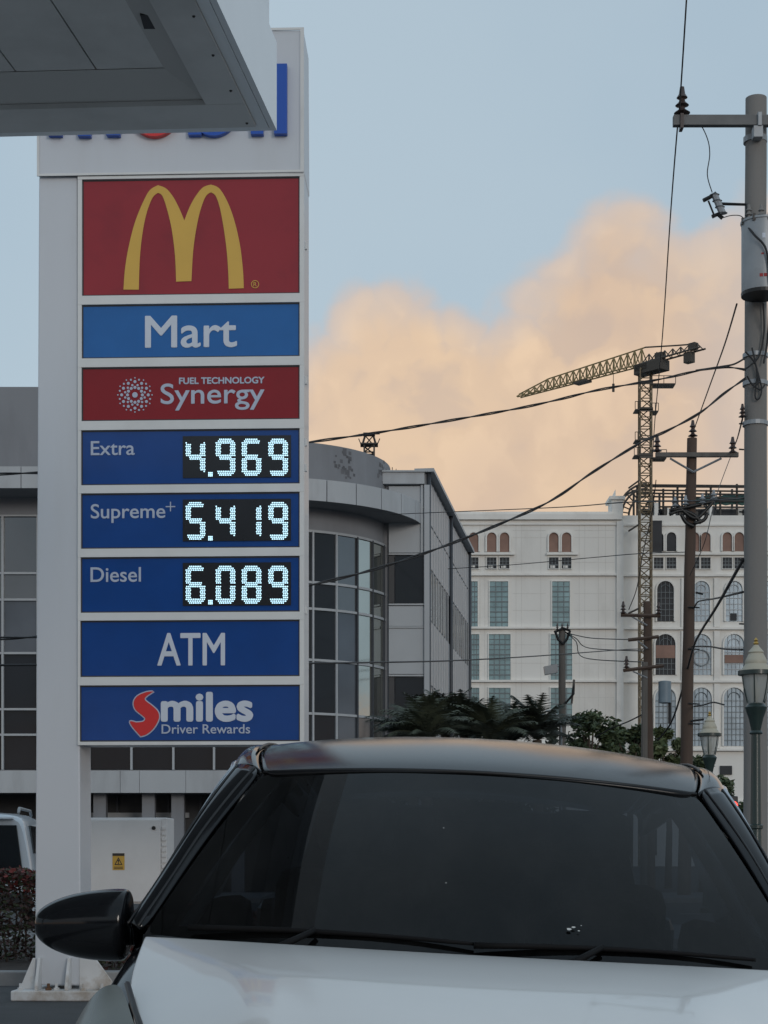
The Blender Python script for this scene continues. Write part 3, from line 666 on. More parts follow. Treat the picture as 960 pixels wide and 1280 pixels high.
for z in ZW: obj('curved_transom', cyl(DR - .06, DR + .045, z - .04, z + .04, R(-60), R(100), 30), mull, of)
# mid block facing the street
MD = 61.0; MP = Plane((487 - 480) / F * MD, MD, 0)
mx1 = MP.u(531)
zr = zq(590, MD)
put(obj('mid_block', MB().box(MP.u(440), mx1 - .05, .25, 14, 0, zr - .05), wallgrey, of), MP)
def mp(name, x0, x1, y0, y1, w0, w1, m, **k): q = MP.rect(x0, x1, y0, y1); return put(obj(name, MB().box(q[0], q[1], w0, w1, q[2], q[3]), m, of, **k), MP)
mp('parapet_trim', 470, 530.5, 590, 605, -.05, .24, bandm); mp('parapet_cap', 470, 531.5, 588.5, 590.5, -.12, .24, mull)
for y0, y1 in ((607, 633), (635, 690), (757, 782), (785, 842)): mp('facade_panel', 486, 530, y0, y1, .12, .24, panelm)
for y0, y1 in ((694, 753), (846, 905), (908, 960)): mp('facade_window', 494, 530, y0, y1, .16, .24, gl_dark); mp('window_reveal', 486, 493, y0, y1, .12, .24, dark_fill)
for y in (634, 692, 755, 783.5, 844): mp('facade_trim', 486, 530, y - 1, y + 1, .08, .24, mull)
mp('corner_pilaster', 530.3, 537, 606, 970, .0, .24, panelm); mp('inner_pilaster', 526, 528.6, 606, 692, .04, .118, mull)
# glazed side running away from the street
SP = Plane(1.41 + .25, MD + .02, R(82.2))
L_ = SP.u(590.5)
put(obj('side_wall', MB().box(.1, L_, .2, 9, 0, zr), wallgrey, of), SP)
zl = [zr - .1, 11.3, 9.5, 7.2, 5.05, 2.4]
n = 18
for i in range(n):
    a, b = .25 + (L_ - .35) * i / n, .25 + (L_ - .35) * (i + 1) / n
    for j in range(5):
        m = (panelm, gl_dark, panelm, gl_dark, panelm)[j]
        hs = [(zl[j + 1], zl[j])] if m is not panelm or j > 0 else [((zl[1] + zl[0]) / 2, zl[0]), (zl[1], (zl[1] + zl[0]) / 2)]
        for (h0, h1) in hs:
            put(obj('side_panel' if m is panelm else 'side_window', MB().box(a + .03, b - .03, (.17 if m is panelm else .185), .2, h0 + .04, h1 - .04), m if m is panelm or i % 3 else gl_mid, of), SP)
for i in range(0, n + 1): a = .25 + (L_ - .35) * i / n; put(obj('side_mullion', MB().box(a - .028, a + .028, .155, .2, 2.4, zr - .1), mull, of), SP)
for u in (.1, L_ * .49, L_ - .02): put(obj('drain_pipe', MB().tube([(u, .12, 0), (u, .12, zr + .1)], .075, 8), mulld, of, smooth=True), SP)
put(obj('side_parapet_cap', MB().box(-.1, L_ + .1, -.08, .6, zr, zr + .12), mull, of), SP)
logm = mat('letter_mark', (.13, .13, .14), .85, var=.3, scale=3)
for px in (432, 478):                                  # weathered mark left on the curved parapet
    ph, dd = drum_phi(px); zc = zq(580 if px < 450 else 592, dd); mb = MB(); rnd = random.Random(px)
    for k in range(26):
        a = 2 * math.pi * rnd.random(); r_ = rnd.uniform(.12, .50); dx = r_ * math.cos(a); dz = r_ * math.sin(a); s = rnd.uniform(.03, .08)
        p_ = ph + dx / DR; q_ = lambda p, z: (CX - OF.ox + (DR + .024) * math.sin(p), DC - OF.oy - (DR + .024) * math.cos(p), z)
        mb.add([q_(p_ - s / DR, zc + dz - s), q_(p_ + s / DR, zc + dz - s), q_(p_ + s / DR, zc + dz + s), q_(p_ - s / DR, zc + dz + s)], [(0, 1, 2, 3)])
    obj('weathered_mark', mb, logm, of, kind='stuff')
mp('roof_rail', 486, 501, 581.5, 582.5, 1.0, 1.06, steelm); mp('roof_rail', 490, 491, 576, 590, 1.0, 1.06, steelm); mp('roof_rail', 495, 495.8, 578, 590, 1.0, 1.06, steelm)
# ------------------------------------------------------------------ white building under construction
WD = 200.0; WP = Plane((560 - 480) / F * WD, WD, 0)
wb = thing('white_building', 'large cream building with rows of arched windows, still under construction at its top', 'building', (WP.ox, WP.oy, 0))
def wr(name, x0, x1, y0, y1, w0, w1, m, parent=wb): q = WP.rect(x0, x1, y0, y1); return obj(name, MB().box(q[0], q[1], w0, w1, q[2], q[3]), m, parent)
obj('wall', MB().box(WP.u(540), WP.u(777), 0, 30, 0, zq(650, WD)), wbm, wb)
obj('right_wing_wall', MB().box(WP.u(777.2), WP.u(1060), .6, 30, 0, zq(643, WD)), wbm, wb)
wr('cornice', 540, 777, 643, 650, -.45, 1.0, wtrim); wr('parapet', 540, 765, 640, 642.8, -.2, .3, wtrim)
for y, w in ((655, .2), (718.5, .35), (785, .4), (851.5, .4), (937, .5)):
    wr('string_course', 540, 770.3, y - 1.3, y + 1.3, -w, -.005, wtrim); wr('string_course', 778, 1060, y - 1.3, y + 1.3, .6 - w, .595, wtrim)
wr('corner_pilaster', 770.5, 779, 652, 1070, -.35, .59, wtrim)
for px in (812, 856, 897, 940): wr('pilaster', px - 3.5, px + 3.5, 722, 783, .35, .595, wtrim); wr('pilaster', px - 3.5, px + 3.5, 788, 850, .35, .595, wtrim); wr('pilaster', px - 3.5, px + 3.5, 854, 935, .35, .595, wtrim)
def archpoly(x0, x1, y0, y1, n=10):
    r_ = (x1 - x0) / 2; c = (x0 + x1) / 2
    return [(x0, y1)] + [(c - r_ * math.cos(math.pi * k / n), y0 + r_ - r_ * math.sin(math.pi * k / n)) for k in range(n + 1)] + [(x1, y1)]
def arched(x0, x1, y0, y1, m, w=0, grid=None, sur=1.8):
    fo = archpoly(x0 - sur, x1 + sur, y0 - sur, y1); fi = archpoly(x0, x1, y0, y1)
    po, pi_ = WP.poly(fo), WP.poly(fi); n = len(po)
    mb = MB(); mb.add([(x, w - .28, z) for x, z in po] + [(x, w - .28, z) for x, z in pi_] + [(x, w - .002, z) for x, z in po] + [(x, w - .002, z) for x, z in pi_],
        [(k, k + 1, k + 1 + n, k + n) for k in range(n - 1)] + [(k, k + 2 * n, k + 1 + 2 * n, k + 1) for k in range(n - 1)] + [(k + n, k + 1 + n, k + 1 + 3 * n, k + 3 * n) for k in range(n - 1)])
    f = obj('arched_window', mb, wtrim, wb)
    obj('glass', MB().prism(pi_, w - .05, w - .01), m, f)
    if grid:
        nx, ny, gm = grid; g = MB(); r_ = (x1 - x0) / 2
        for k in range(1, nx):
            xx = x0 + (x1 - x0) * k / nx; hh = y0 + r_ - math.sqrt(max(0, r_ * r_ - (xx - x0 - r_) ** 2)); q = WP.rect(xx - .35, xx + .35, hh, y1); g.box(q[0], q[1], w - .12, w - .052, q[2], q[3])
        for k in range(1, ny):
            yy = y0 + r_ + (y1 - y0 - r_) * (k - .5) / (ny - .5); q = WP.rect(x0, x1, yy - .35, yy + .35); g.box(q[0], q[1], w - .13, w - .053, q[2], q[3])
        c = (x0 + x1) / 2; ra = [WP.uv(c - r_ * .55 * math.cos(math.pi * k / 8), y0 + r_ - r_ * .55 * math.sin(math.pi * k / 8)) for k in range(9)]
        g.tube([(x, w - .14, z) for x, z in ra], .04, 4)
        obj('muntins', g, gm, f, kind='stuff')
    return f
def boxed(x0, x1, y0, y1, m, w=0, nx=0, ny=0, gm=muntin, sur=1.2):
    f = MB()
    for a, b, c_, d in ((x0 - sur, x1 + sur, y0 - sur, y0), (x0 - sur, x1 + sur, y1, y1 + sur), (x0 - sur, x0, y0, y1), (x1, x1 + sur, y0, y1)):
        q = WP.rect(a, b, c_, d); f.box(q[0], q[1], w - .2, w - .002, q[2], q[3])
    f = obj('window', f, wtrim, wb); q = WP.rect(x0, x1, y0, y1); obj('glass', MB().box(q[0], q[1], w - .05, w - .01, q[2], q[3]), m, f)
    if nx:
        g = MB()
        for k in range(1, nx): u = q[0] + (q[1] - q[0]) * k / nx; g.box(u - .035, u + .035, w - .10, w - .052, q[2], q[3])
        for k in range(1, ny): z = q[2] + (q[3] - q[2]) * k / ny; g.box(q[0], q[1], w - .11, w - .053, z - (.06 if k % 2 else .03), z + (.06 if k % 2 else .03))
        obj('muntins', g, gm, f, kind='stuff')
    return f
for c in (576, 592, 614.5, 630.5, 692, 708): arched(c - 6, c + 6, 666, 690, brickin); boxed(c - 6, c + 6, 697, 711, wdark, 0, 3, 3, muntin, .8); wr('white_sheet', c - 4, c + 1.5, 707, 710, -.1, -.06, wtrim)
for a, b in ((568, 643), (683, 722)): wr('window_sill_band', a, b, 691, 694, -.4, -.003, wtrim)
for a, b in ((586, 597), (612, 635), (690, 712)): boxed(a, b, 727, 784, wglass, 0, 3, 9)
for a, b in ((586, 599), (611, 638), (688, 715)): boxed(a, b, 793, 850, wglass, 0, 4, 9); boxed(a, b, 860, 900, wglass, 0, 4, 6)
for c, m in ((824, wdark), (840, wdark), (869, brickin), (883, brickin), (910, brickin), (925, brickin), (952, brickin), (967, brickin)):
    arched(c - 6, c + 6, 664.5, 688, m, .6); boxed(c - 6, c + 6, 696, 710, wdark, .6, 3, 3, muntin, .8)
wr('window_sill_band', 816, 1060, 690, 693, .2, .595, wtrim)
for c, m1, m2, m3 in ((832.5, wdark, wdark, wglass2), (877.5, wglass2, wglass2, wglass2), (918.5, wglass2, wglass2, wglass2), (960, wglass2, wglass2, wglass2)):
    gm = muntin if m1 is wdark else muntinw
    arched(c - 10.5, c + 10.5, 725.5, 776, m1, .6, (4, 6, gm)); arched(c - 12.5, c + 12.5, 792, 843, m2, .6, (5, 6, gm)); arched(c - 13, c + 13, 859, 932, m3, .6, (5, 9, muntin))
wr('brown_boarding', 820.5, 844.5, 806, 822, .42, .54, brickin); wr('brown_boarding', 907, 930, 818, 828, .42, .54, brickin)
wr('open_pane', 914, 922, 766, 775, .42, .54, wdark)
obj('round_frame', ring_mb(877.5, 822, 10.5, 9.3, .38, .44, WP, 28), muntin, wb)
wr('dark_vent', 901, 916, 957, 968, .4, .59, wdark); wr('ground_band', 790, 1060, 1000, 1003, .3, .59, wtrim)
for px in (808, 850): wr('service_door', px, px + 14, 1010, 1069, .5, .59, wdark)
wr('open_bay', 816, 828, 650, 690, .3, .56, wdark)
pj = MB()
for px in (600, 606, 645, 652, 676, 724, 731, 748, 757): q = WP.rect(px - .2, px + .2, 652, 716); pj.box(q[0], q[1], -.015, -.004, q[2], q[3]); q = WP.rect(px - .2, px + .2, 721, 1065); pj.box(q[0], q[1], -.015, -.004, q[2], q[3])
for py in (663, 672, 703, 742, 763, 806, 829, 872, 895, 915): q = WP.rect(641, 682, py - .2, py + .2); pj.box(q[0], q[1], -.019, -.0155, q[2], q[3]); q = WP.rect(718, 768, py - .2, py + .2); pj.box(q[0], q[1], -.019, -.0155, q[2], q[3])
obj('panel_joints', pj, mat('joint_grey', (.62, .60, .565), .9), wb, kind='stuff')
# unfinished dome frame, rails and netting on the roof
TZ = 643
turret = wr('turret', 765, 779, 624, 642.8, .2, 3.5, wtrim); wr('turret_cap', 762, 781.5, 620, 624, -.1, 3.8, wtrim, turret)
sp = MB(); a, b = WP.uv(768, 620), WP.uv(770, 611); sp.tube([(a[0], .6, a[1]), (b[0], .6, b[1])], [.25, .03], 6); obj('turret_spike', sp, wtrim, turret)
def wl(pts, w): return [(u, w, z) for u, z in WP.poly(pts)]
def sbars(name, segs, r_, m, w=2.0, kind=None):
    for pts in segs: obj(name, MB().tube(wl(pts, w), r_, 5), m, wb)
arcs = [[(804 - rr_ * math.cos(math.pi / 2 * k / 8), 643 - rr_ * 1.02 * math.sin(math.pi / 2 * k / 8)) for k in range(9)] for rr_ in (40 * .72, 34 * .72, 26 * .72)]
arcs = [[(812 - rx_ * math.cos(math.pi / 2 * k / 8), 641 - ry_ * math.sin(math.pi / 2 * k / 8)) for k in range(9)] for rx_, ry_ in ((37, 41), (32, 35), (23, 25))]
sbars('dome_rib', arcs, .13, steelm, 2.0); sbars('dome_rib', arcs[:1], .12, steelm, 5.0)
sbars('dome_spoke', [[(812 - 37 * math.cos(t), 641 - 41 * math.sin(t)), (812 - 23 * math.cos(t), 641 - 25 * math.sin(t))] for t in (.15, .35, .55, .78, 1.0, 1.25, 1.5)], .08, steelm)
sbars('roof_beam', [[(800, y), (960, y + dy)] for y, dy in ((601.5, 1.5), (603.6, 1), (608, 2), (612, 2), (616, 3), (622, 0), (629, 1))], .11, steelm)
for w in (2.2, 5): sbars('roof_post', [[(x, 642), (x, y)] for x, y in ((800, 601), (820, 614), (833, 606), (851, 601), (862, 606), (893, 601), (905, 610), (926, 600), (945, 601))], .14, steelm, w)
sbars('roof_brace', [[(800, 641), (820, 616), (838, 640)], [(836, 641), (852, 618)], [(812, 625), (824, 606)], [(858, 641), (880, 620), (902, 640)]], .1, steelm, 3)
mb = MB(); rws = []
for k in range(13):
    px = 870 + k * 7; y = 611 + 1.5 * math.sin(k * 1.7) + (12 - k) * .35; rws.append([(*WP.uv(px, y), 2.6), (*WP.uv(px, y + 7), 2.0), (*WP.uv(px, 626 + math.sin(k * 2.3)), 2.3)])
mb.grid([[(p[0], p[2], p[1]) for p in r_] for r_ in rws]); obj('netting', mb, netting, wb, solid=.03)
wr('rooftop_storey', 806, 1000, 628, 642.5, 3.5, 6, wtrim)
for a, b in ((808, 818), (822, 840), (846, 868), (873, 888), (901, 930), (936, 950)): wr('rooftop_opening', a, b, 629.5, 641.5, 3.3, 3.49, wdark)
rnd = random.Random(5)
for k in range(26):
    px = rnd.uniform(812, 900); py = rnd.uniform(626, 642); s = rnd.uniform(.8, 2.6); wr('stacked_material', px - s, px + s, py - s * .5, 642.7, 1.2 + k * .05, 1.9 + k * .05, rnd.choice([steelm, wtrim, cranem, wdark]))
for px, s in ((650, 14), (668, 6), (700, 10), (735, 8)): wr('stacked_material', px - s, px + s, 638.5 + (px % 3) * .3, 639.9, 1, 2, wtrim)
# ------------------------------------------------------------------ cranes
CRD = 196.0
cp0 = P(806.5, 1070, CRD); cr_ = thing('tower_crane', 'slender tower crane with yellow lattice jib in front of the white building', 'crane', (cp0.x, cp0.y, 0), 0)
mw = .64
def lattice(z0, z1, step, w, name, m, parent, r_=.06):
    z = z0
    while z < z1 - .01:
        zt = min(z + step, z1); mb = MB(); C4 = [(-w, -w), (w, -w), (w, w), (-w, w)]
        for (x, y) in C4: mb.box(x - .07, x + .07, y - .07, y + .07, z, zt)
        ns = max(1, round((zt - z) / (w * 1.7))); h = (zt - z) / ns
        for k in range(ns):
            for i in range(4):
                a, b = C4[i], C4[(i + 1) % 4]; a, b = (a, b) if (k + i) % 2 else (b, a)
                mb.bar((a[0], a[1], z + k * h), (b[0], b[1], z + (k + 1) * h), r_); mb.bar((a[0], a[1], z + k * h), (b[0], b[1], z + k * h), r_)
        obj(name, mb, m, parent); z = zt
ZJ = zq(455, CRD)
lattice(0, ZJ - .6, 5.2, mw, 'mast_section', craneg, cr_)
jd = Vector((-12.8, 14.0, 0)).normalized(); jn = Vector((-jd.y, jd.x, 0))
def jp(s, h, t=0): v = jd * s + jn * t; return (v.x, v.y, ZJ + h)
jl = MB(); NB = 19; Lj = 19.2
for side in (-.45, .45): jl.tube([jp(0, 0, side), jp(Lj, 0, side * .6)], .085, 5)
jl.tube([jp(0, 1.85), jp(Lj * .75, 1.26), jp(Lj, .35)], .085, 5)
for k in range(NB):
    s0, s1, sm = Lj * k / NB, Lj * (k + 1) / NB, Lj * (k + .5) / NB; ht = 1.85 - .75 * sm / Lj if sm < Lj * .8 else .9 - .6 * (sm / Lj - .8) / .2
    for side in (-.45, .45): jl.bar(jp(s0, 0, side), jp(sm, ht), .07); jl.bar(jp(sm, ht), jp(s1, 0, side), .07)
    jl.bar(jp(s0, 0, -.42), jp(s0, 0, .42), .05)
obj('jib', jl, craney, cr_, kind='stuff')
cj = MB()
for side in (-.5, .5): cj.tube([jp(0, 0, side), jp(-7.9, .1, side)], .11, 5)
cj.tube([jp(0, 1.85), jp(-4.5, 1.1), jp(-6.8, .75)], .09, 5)
for k in range(7):
    for side in (-.5, .5): cj.bar(jp(-k * 1.1, 0, side), jp(-(k + .5) * 1.1, 1.0 - k * .04), .06); cj.bar(jp(-(k + .5) * 1.1, 1.0 - k * .04), jp(-(k + 1) * 1.1, 0, side), .06)
obj('counter_jib', cj, cranem, cr_, kind='stuff')
def jbox(name, s0, s1, h0, h1, w, m):
    mb = MB(); mb.add([jp(s0, h0, -w), jp(s1, h0, -w), jp(s1, h0, w), jp(s0, h0, w), jp(s0, h1, -w), jp(s1, h1, -w), jp(s1, h1, w), jp(s0, h1, w)], [(0, 3, 2, 1), (4, 5, 6, 7), (0, 1, 5, 4), (1, 2, 6, 5), (2, 3, 7, 6), (3, 0, 4, 7)]); return obj(name, mb, m, cr_, bevel=.05)
jbox('counterweight', -5.6, -6.6, -1.15, .0, .4, cranem); jbox('winch', -6.2, -7.1, .15, .9, .35, cranem); jbox('operator_cab', 1.0, -2.8, -1.2, -.05, .8, cranem); jbox('slewing_ring', .9, -.9, -.9, -.1, .8, cranem); jbox('machinery', -1.6, -2.6, .1, .8, .4, cranem); jbox('trolley', 8.2, 10.2, -.35, -.08, .5, cranem)
obj('hook_block', MB().tube([jp(4.6, -1.3), jp(4.6, -2.2)], .16, 6), cranem, cr_); obj('hoist_rope', MB().tube([jp(4.6, -.1), jp(4.6, -1.3)], .035, 4), cranem, cr_)
for py, ext, side in ((483, 2.6, 1), (515, .6, -1), (517, .7, 1), (553, .6, -1), (572, .7, -1), (575, 1.6, 1)):
    z = zq(py, CRD); x0, x1 = (mw, mw + ext) if side > 0 else (-mw - ext, -mw)
    pf = obj('platform', MB().box(x0, x1, -.9, .9, z, z + .12).box(-mw - .1, mw + .1, -.95, -.9, z, z + .3), cranem, cr_)
    g = MB(); 
    for xx in (x0, (x0 + x1) / 2, x1): g.bar((xx, -.88, z + .12), (xx, -.88, z + .95), .04)
    g.bar((x0, -.88, z + .95), (x1, -.88, z + .95), .04); obj('guard_rail', g, cranem, pf)
for py in (600, 655, 760): z = zq(py, CRD); obj('mast_tie', MB().bar((mw, .2, z), (mw + .6, 4.2, z), .12).bar((-mw, .2, z), (-mw - .6, 4.2, z), .12), cranem, cr_)
c2 = P(461.5, 1070, 150); c2t = thing('distant_mast', 'small dark lattice mast head rising behind the curved office parapet', 'mast', (c2.x, c2.y, 0))
z0 = zq(610, 150); zt = zq(557, 150)
lattice(0, zt, 4.8, .42, 'mast_section', steelm, c2t, .06)
obj('top_platform', MB().box(-.75, .75, -.6, .6, zt, zt + .12), steelm, c2t); hd = MB()
for s in (-1, 1): hd.bar((s * .6, 0, zt), (s * .35, 0, zt + .85), .09); hd.bar((s * .35, 0, zt + .85), (-s * .4, 0, zt), .05); hd.bar((s * .7, 0, zt + .1), (s * .9, 0, zt + .6), .04)
hd.box(-.5, .5, -.3, .3, zt + .85, zt + 1.05); hd.bar((-.9, 0, zt + .95), (.9, 0, zt + 1.0), .05); obj('mast_head', hd, steelm, c2t, kind='stuff')
# ------------------------------------------------------------------ utility poles
def pole(name, label, px, pxb, ytop, D, r0, r1, m, lean=0):
    b = P(pxb, H, D); t = thing(name, label, 'utility pole', (b.x, b.y, 0), 0)
    top = P(px, ytop, D); d = top - Vector((b.x, b.y, 0)); n = 14; rnd = random.Random(int(px))
    pts = [(d.x * k / n + rnd.uniform(-.006, .006), d.y * k / n, d.z * k / n) for k in range(n + 1)]
    obj('shaft', MB().tube(pts, [r0 + (r1 - r0) * k / n for k in range(n + 1)], 20), m, t, smooth='auto')
    t['_top'] = 0; del t['_top']
    return t, (lambda x, y, dd=0: P(x, y, D + dd) - Vector((b.x, b.y, 0)))
def insulator(name, p, s, parent, m=insul, n=3):
    prof = [(.012 * s, -.02 * s)]
    for k in range(n): z = k * .07 * s; prof += [(.025 * s, z), (.075 * s - k * .012 * s, z + .012 * s), (.03 * s, z + .045 * s)]
    prof += [(.02 * s, n * .07 * s + .04 * s)]
    mb = MB().lathe([(r_, z + p.z) for r_, z in prof], p.x, p.y, 12); return obj(name, mb, m, parent, smooth='auto')
p1, q = pole('utility_pole', 'thick grey concrete utility pole at the right edge carrying a transformer can', 945, 944, 123, 26, .182, .155, polec)
a, b = q(838, 160), q(1052, 162)
obj('crossarm', MB().box(a.x, b.x, -.30, -.19, a.z - .075, a.z + .075), crossm, p1, bevel=.006)
obj('pole_band', MB().lathe([(.175, a.z - .22), (.175, a.z - .14)], 0, 0, 18), galv, p1); obj('arm_bracket', MB().box(-.09, .05, -.32, -.17, a.z - .26, a.z - .09).box(-.03, .03, -.34, -.17, a.z - .1, a.z + .1), galv, p1, bevel=.008)
insulator('insulator', q(849, 152) + Vector((0, -.25, 0)), 1.6, p1); insulator('insulator', q(1040, 152) + Vector((0, -.25, 0)), 1.6, p1)
obj('arm_bolt', MB().box(q(846, 0).x, q(850, 0).x, -.33, -.17, q(0, 171).z, q(0, 153).z), insul, p1)
# transformer can
tp, tb = q(945, 293), q(945, 377); ty = -.42; rt = .285
tf = obj('transformer', MB().lathe([(rt * .96, tb.z - .05), (rt, tb.z), (rt, tp.z), (rt + .015, tp.z + .005), (rt + .015, tp.z + .035), (rt * .8, tp.z + .06)], 0, ty, 28), galv, p1, smooth='auto')
obj('transformer_base', MB().lathe([(rt + .004, tb.z - .055), (rt + .008, tb.z - .005)], 0, ty, 28), screwm, tf)
for k in range(8): an = k * math.pi / 4 + .2; obj('lid_clamp', MB().box(rt * math.cos(an) - .02, rt * math.cos(an) + .02, ty + rt * math.sin(an) - .02, ty + rt * math.sin(an) + .02, tp.z - .03, tp.z + .07), screwm, tf)
for k, dx in enumerate((-.18, 0, .18)): insulator('bushing', Vector((dx, ty, tp.z + .06)), .9, tf, polec)
redp = mat('red_print', (.35, .03, .03), .6)
def decal(name, x0, x1, y0, y1, m):
    mb = MB(); rr_ = rt + .003; g = lambda px: math.asin(max(-1, min(1, (q(px, 0).x) / rr_)))
    a0, a1 = g(x0), g(x1); zz0, zz1 = q(0, y1).z, q(0, y0).z
    mb.grid([[(rr_ * math.sin(a0 + (a1 - a0) * k / 4), ty - rr_ * math.cos(a0 + (a1 - a0) * k / 4), z) for k in range(5)] for z in (zz0, zz1)]); return obj(name, mb, m, tf)
decal('red_marking', 937, 941, 361, 365, redp); decal('red_marking', 942, 946, 361, 365, redp); decal('red_mark', 939, 942, 336, 338, redp); decal('pale_label', 940, 944, 312, 318, white)
obj('drop_cable', MB().tube([q(x, y) + Vector((0, dy, 0)) for x, y, dy in cr([(925, 300, -.55), (930, 315, -.72), (942, 330, -.76), (947, 350, -.74), (949, 376, -.72), (952, 392, -.5), (955, 430, -.25), (950, 460, -.25)], 5)], .016, 6), wirem, p1)
# fuse cutout on its bracket
cf = obj('fuse_cutout', MB().tube([q(890, 250) + Vector((0, -.2, 0)), q(900, 273) + Vector((0, -.2, 0))], [.05, .055], 8), galv, p1)
for t_ in range(4): pp = q(890 + t_ * 3.3, 250 + t_ * 7.6) + Vector((0, -.2, 0)); obj('shed', MB().lathe([(.03, pp.z - .015), (.075, pp.z), (.03, pp.z + .02)], pp.x, pp.y, 10), galv, cf)
obj('fuse_tube', MB().tube([q(882, 258) + Vector((0, -.22, 0)), q(890, 278) + Vector((0, -.22, 0))], .014, 6), screwm, cf)
obj('contact', MB().tube([q(876, 257) + Vector((0, -.2, 0)), q(884, 253) + Vector((0, -.2, 0)), q(892, 248) + Vector((0, -.2, 0))], .03, 6).tube([q(887, 277) + Vector((0, -.2, 0)), q(894, 274) + Vector((0, -.2, 0)), q(900, 279) + Vector((0, -.2, 0))], .03, 6), screwm, cf, kind='stuff')
obj('cutout_bracket', MB().tube([q(898, 261) + Vector((0, -.2, 0)), q(929, 262) + Vector((0, -.2, 0)), q(930, 285) + Vector((0, -.2, 0))], .022, 6), screwm, p1)
obj('jumper_wire', MB().tube(cr([tuple(q(x, y) + Vector((0, -.2, 0))) for x, y in ((851, 150), (870, 160), (881, 180), (884, 200), (881, 225), (887, 247))], 5), .008, 5), wirem, p1)
obj('jumper_wire', MB().tube(cr([tuple(q(x, y) + Vector((0, -.22, 0))) for x, y in ((900, 279), (912, 276), (924, 278), (930, 292))], 5), .007, 5), wirem, p1)
for py, rr_ in ((318, .187), (445, .19), (480, .19), (530, .191)): z = q(0, py).z; obj('pole_band', MB().lathe([(rr_ - .004, z - .03), (rr_ - .004, z + .03)], 0, 0, 18), galv, p1)
for pts in (((928, 445), (940, 460), (944, 480), (938, 490)), ((930, 475), (936, 485), (946, 492), (952, 486)), ((936, 440), (942, 470), (940, 500), (945, 503), (948, 490), (943, 470)), ((950, 385), (951, 420), (945, 450), (934, 462), (925, 468))):
    obj('cable_loop', MB().tube(cr([tuple(q(*p) + Vector((0, -.22, 0))) for p in pts], 5), .013, 6), wirem, p1)
for py in (530, 562, 640, 700, 780): pp = q(930, py); obj('step_bolt', MB().tube([(-.17, 0, pp.z), (-.24, -.02, pp.z)], .012, 6), screwm, p1)
insulator('guy_insulator', q(928, 524) + Vector((-.02, -.1, 0)), .8, p1)
# brown wooden pole with crossarm
p2, q2 = pole('utility_pole', 'brown wooden utility pole with a single crossarm left of the concrete pole', 865, 855, 548, 48, .185, .135, polew)
a, b = q2(818, 570), q2(921, 574)
obj('crossarm', MB().box(a.x, b.x, -.26, -.14, a.z - .075, a.z + .045), polew2, p2, bevel=.006)
for x in (836, 900): mid = q2(865, 592); e = q2(x, 575); obj('arm_brace', MB().bar((e.x, -.2, e.z), (mid.x, -.2, mid.z), .03), galv, p2)
insulator('insulator', q2(866, 546), 1.8, p2); insulator('insulator', q2(820, 567) + Vector((0, -.2, 0)), 1.8, p2); insulator('insulator', q2(914, 569) + Vector((0, -.2, 0)), 1.8, p2)
hw = [((836, 640), (866, 634), (893, 628)), ((845, 634), (866, 650), (880, 640), (892, 626)), ((850, 645), (856, 655), (866, 660)), ((835, 645), (850, 640), (866, 646), (875, 656)), ((866, 656), (878, 652), (882, 644))]
for h_ in hw: obj('bracket', MB().tube([tuple(q2(*p) + Vector((0, -.22, 0))) for p in cr(h_, 4)], .055, 6), screwm, p2, smooth=True)
for x, y in ((842, 636), (855, 634), (876, 632), (890, 627)): insulator('spool_insulator', q2(x, y) + Vector((0, -.25, 0)), 1.5, p2, galv, 2)
for y in (760, 812, 880, 905): e = q2(859, y); e2 = q2(872, y + 1); obj('step_bolt', MB().tube([(e.x, -.18, e.z), (e2.x + .02, -.2, e2.z)], .02, 5), screwm, p2)
for (x0_, y0_), (x1_, y1_) in (((868, 742), (877, 744)), ((862, 902), (878, 900))): obj('service_arm', MB().tube([tuple(q2(x0_, y0_) + Vector((0, -.2, 0))), tuple(q2(x1_, y1_) + Vector((0, -.2, 0)))], .03, 5), screwm, p2)
# darker pole behind the crane foot
p3, q3 = pole('utility_pole', 'dark weathered utility pole with three short crossarms below the tower crane', 809, 813, 752, 55, .165, .12, polew)
for (x0_, y0_), (x1_, y1_) in (((775, 770), (824, 771)), ((784, 801), (822, 797)), ((778, 839), (828, 833))):
    a, b = q3(x0_, y0_), q3(x1_, y1_); obj('crossarm', MB().tube([(a.x, -.2, a.z), (b.x, -.22, b.z)], .055, 4), polew, p3)
    m_ = q3(808, (y0_ + y1_) / 2 + 12); e = q3(x0_ + 12, y0_ + 1); obj('arm_brace', MB().bar((e.x, -.2, e.z), (m_.x, -.16, m_.z), .025), galv, p3)
for x, y in ((778, 768), (822, 769), (782, 836)): insulator('insulator', q3(x, y) + Vector((0, -.2, 0)), 1.5, p3)
a = q3(807, 828); obj('splint', MB().tube([(a.x - .06, -.05, 0), (a.x - .02, -.05, a.z)], [.13, .11], 10), polew2, p3)
bx = q3(827, 852); by = q3(842, 880)
tbx = mat('transformer_box', (.16, .21, .25), .5, var=.08)
obj('meter_can', MB().lathe([(.1, by.z), (.2, by.z + .02), (.2, bx.z - .02), (.12, bx.z)], (bx.x + by.x) / 2 - .12, -.2, 14), tbx, p3, smooth='auto')
a = q3(836, 856); b = q3(836, 905); obj('conduit', MB().tube([(a.x, -.15, b.z), (a.x, -.15, a.z)], .05, 6), screwm, p3)
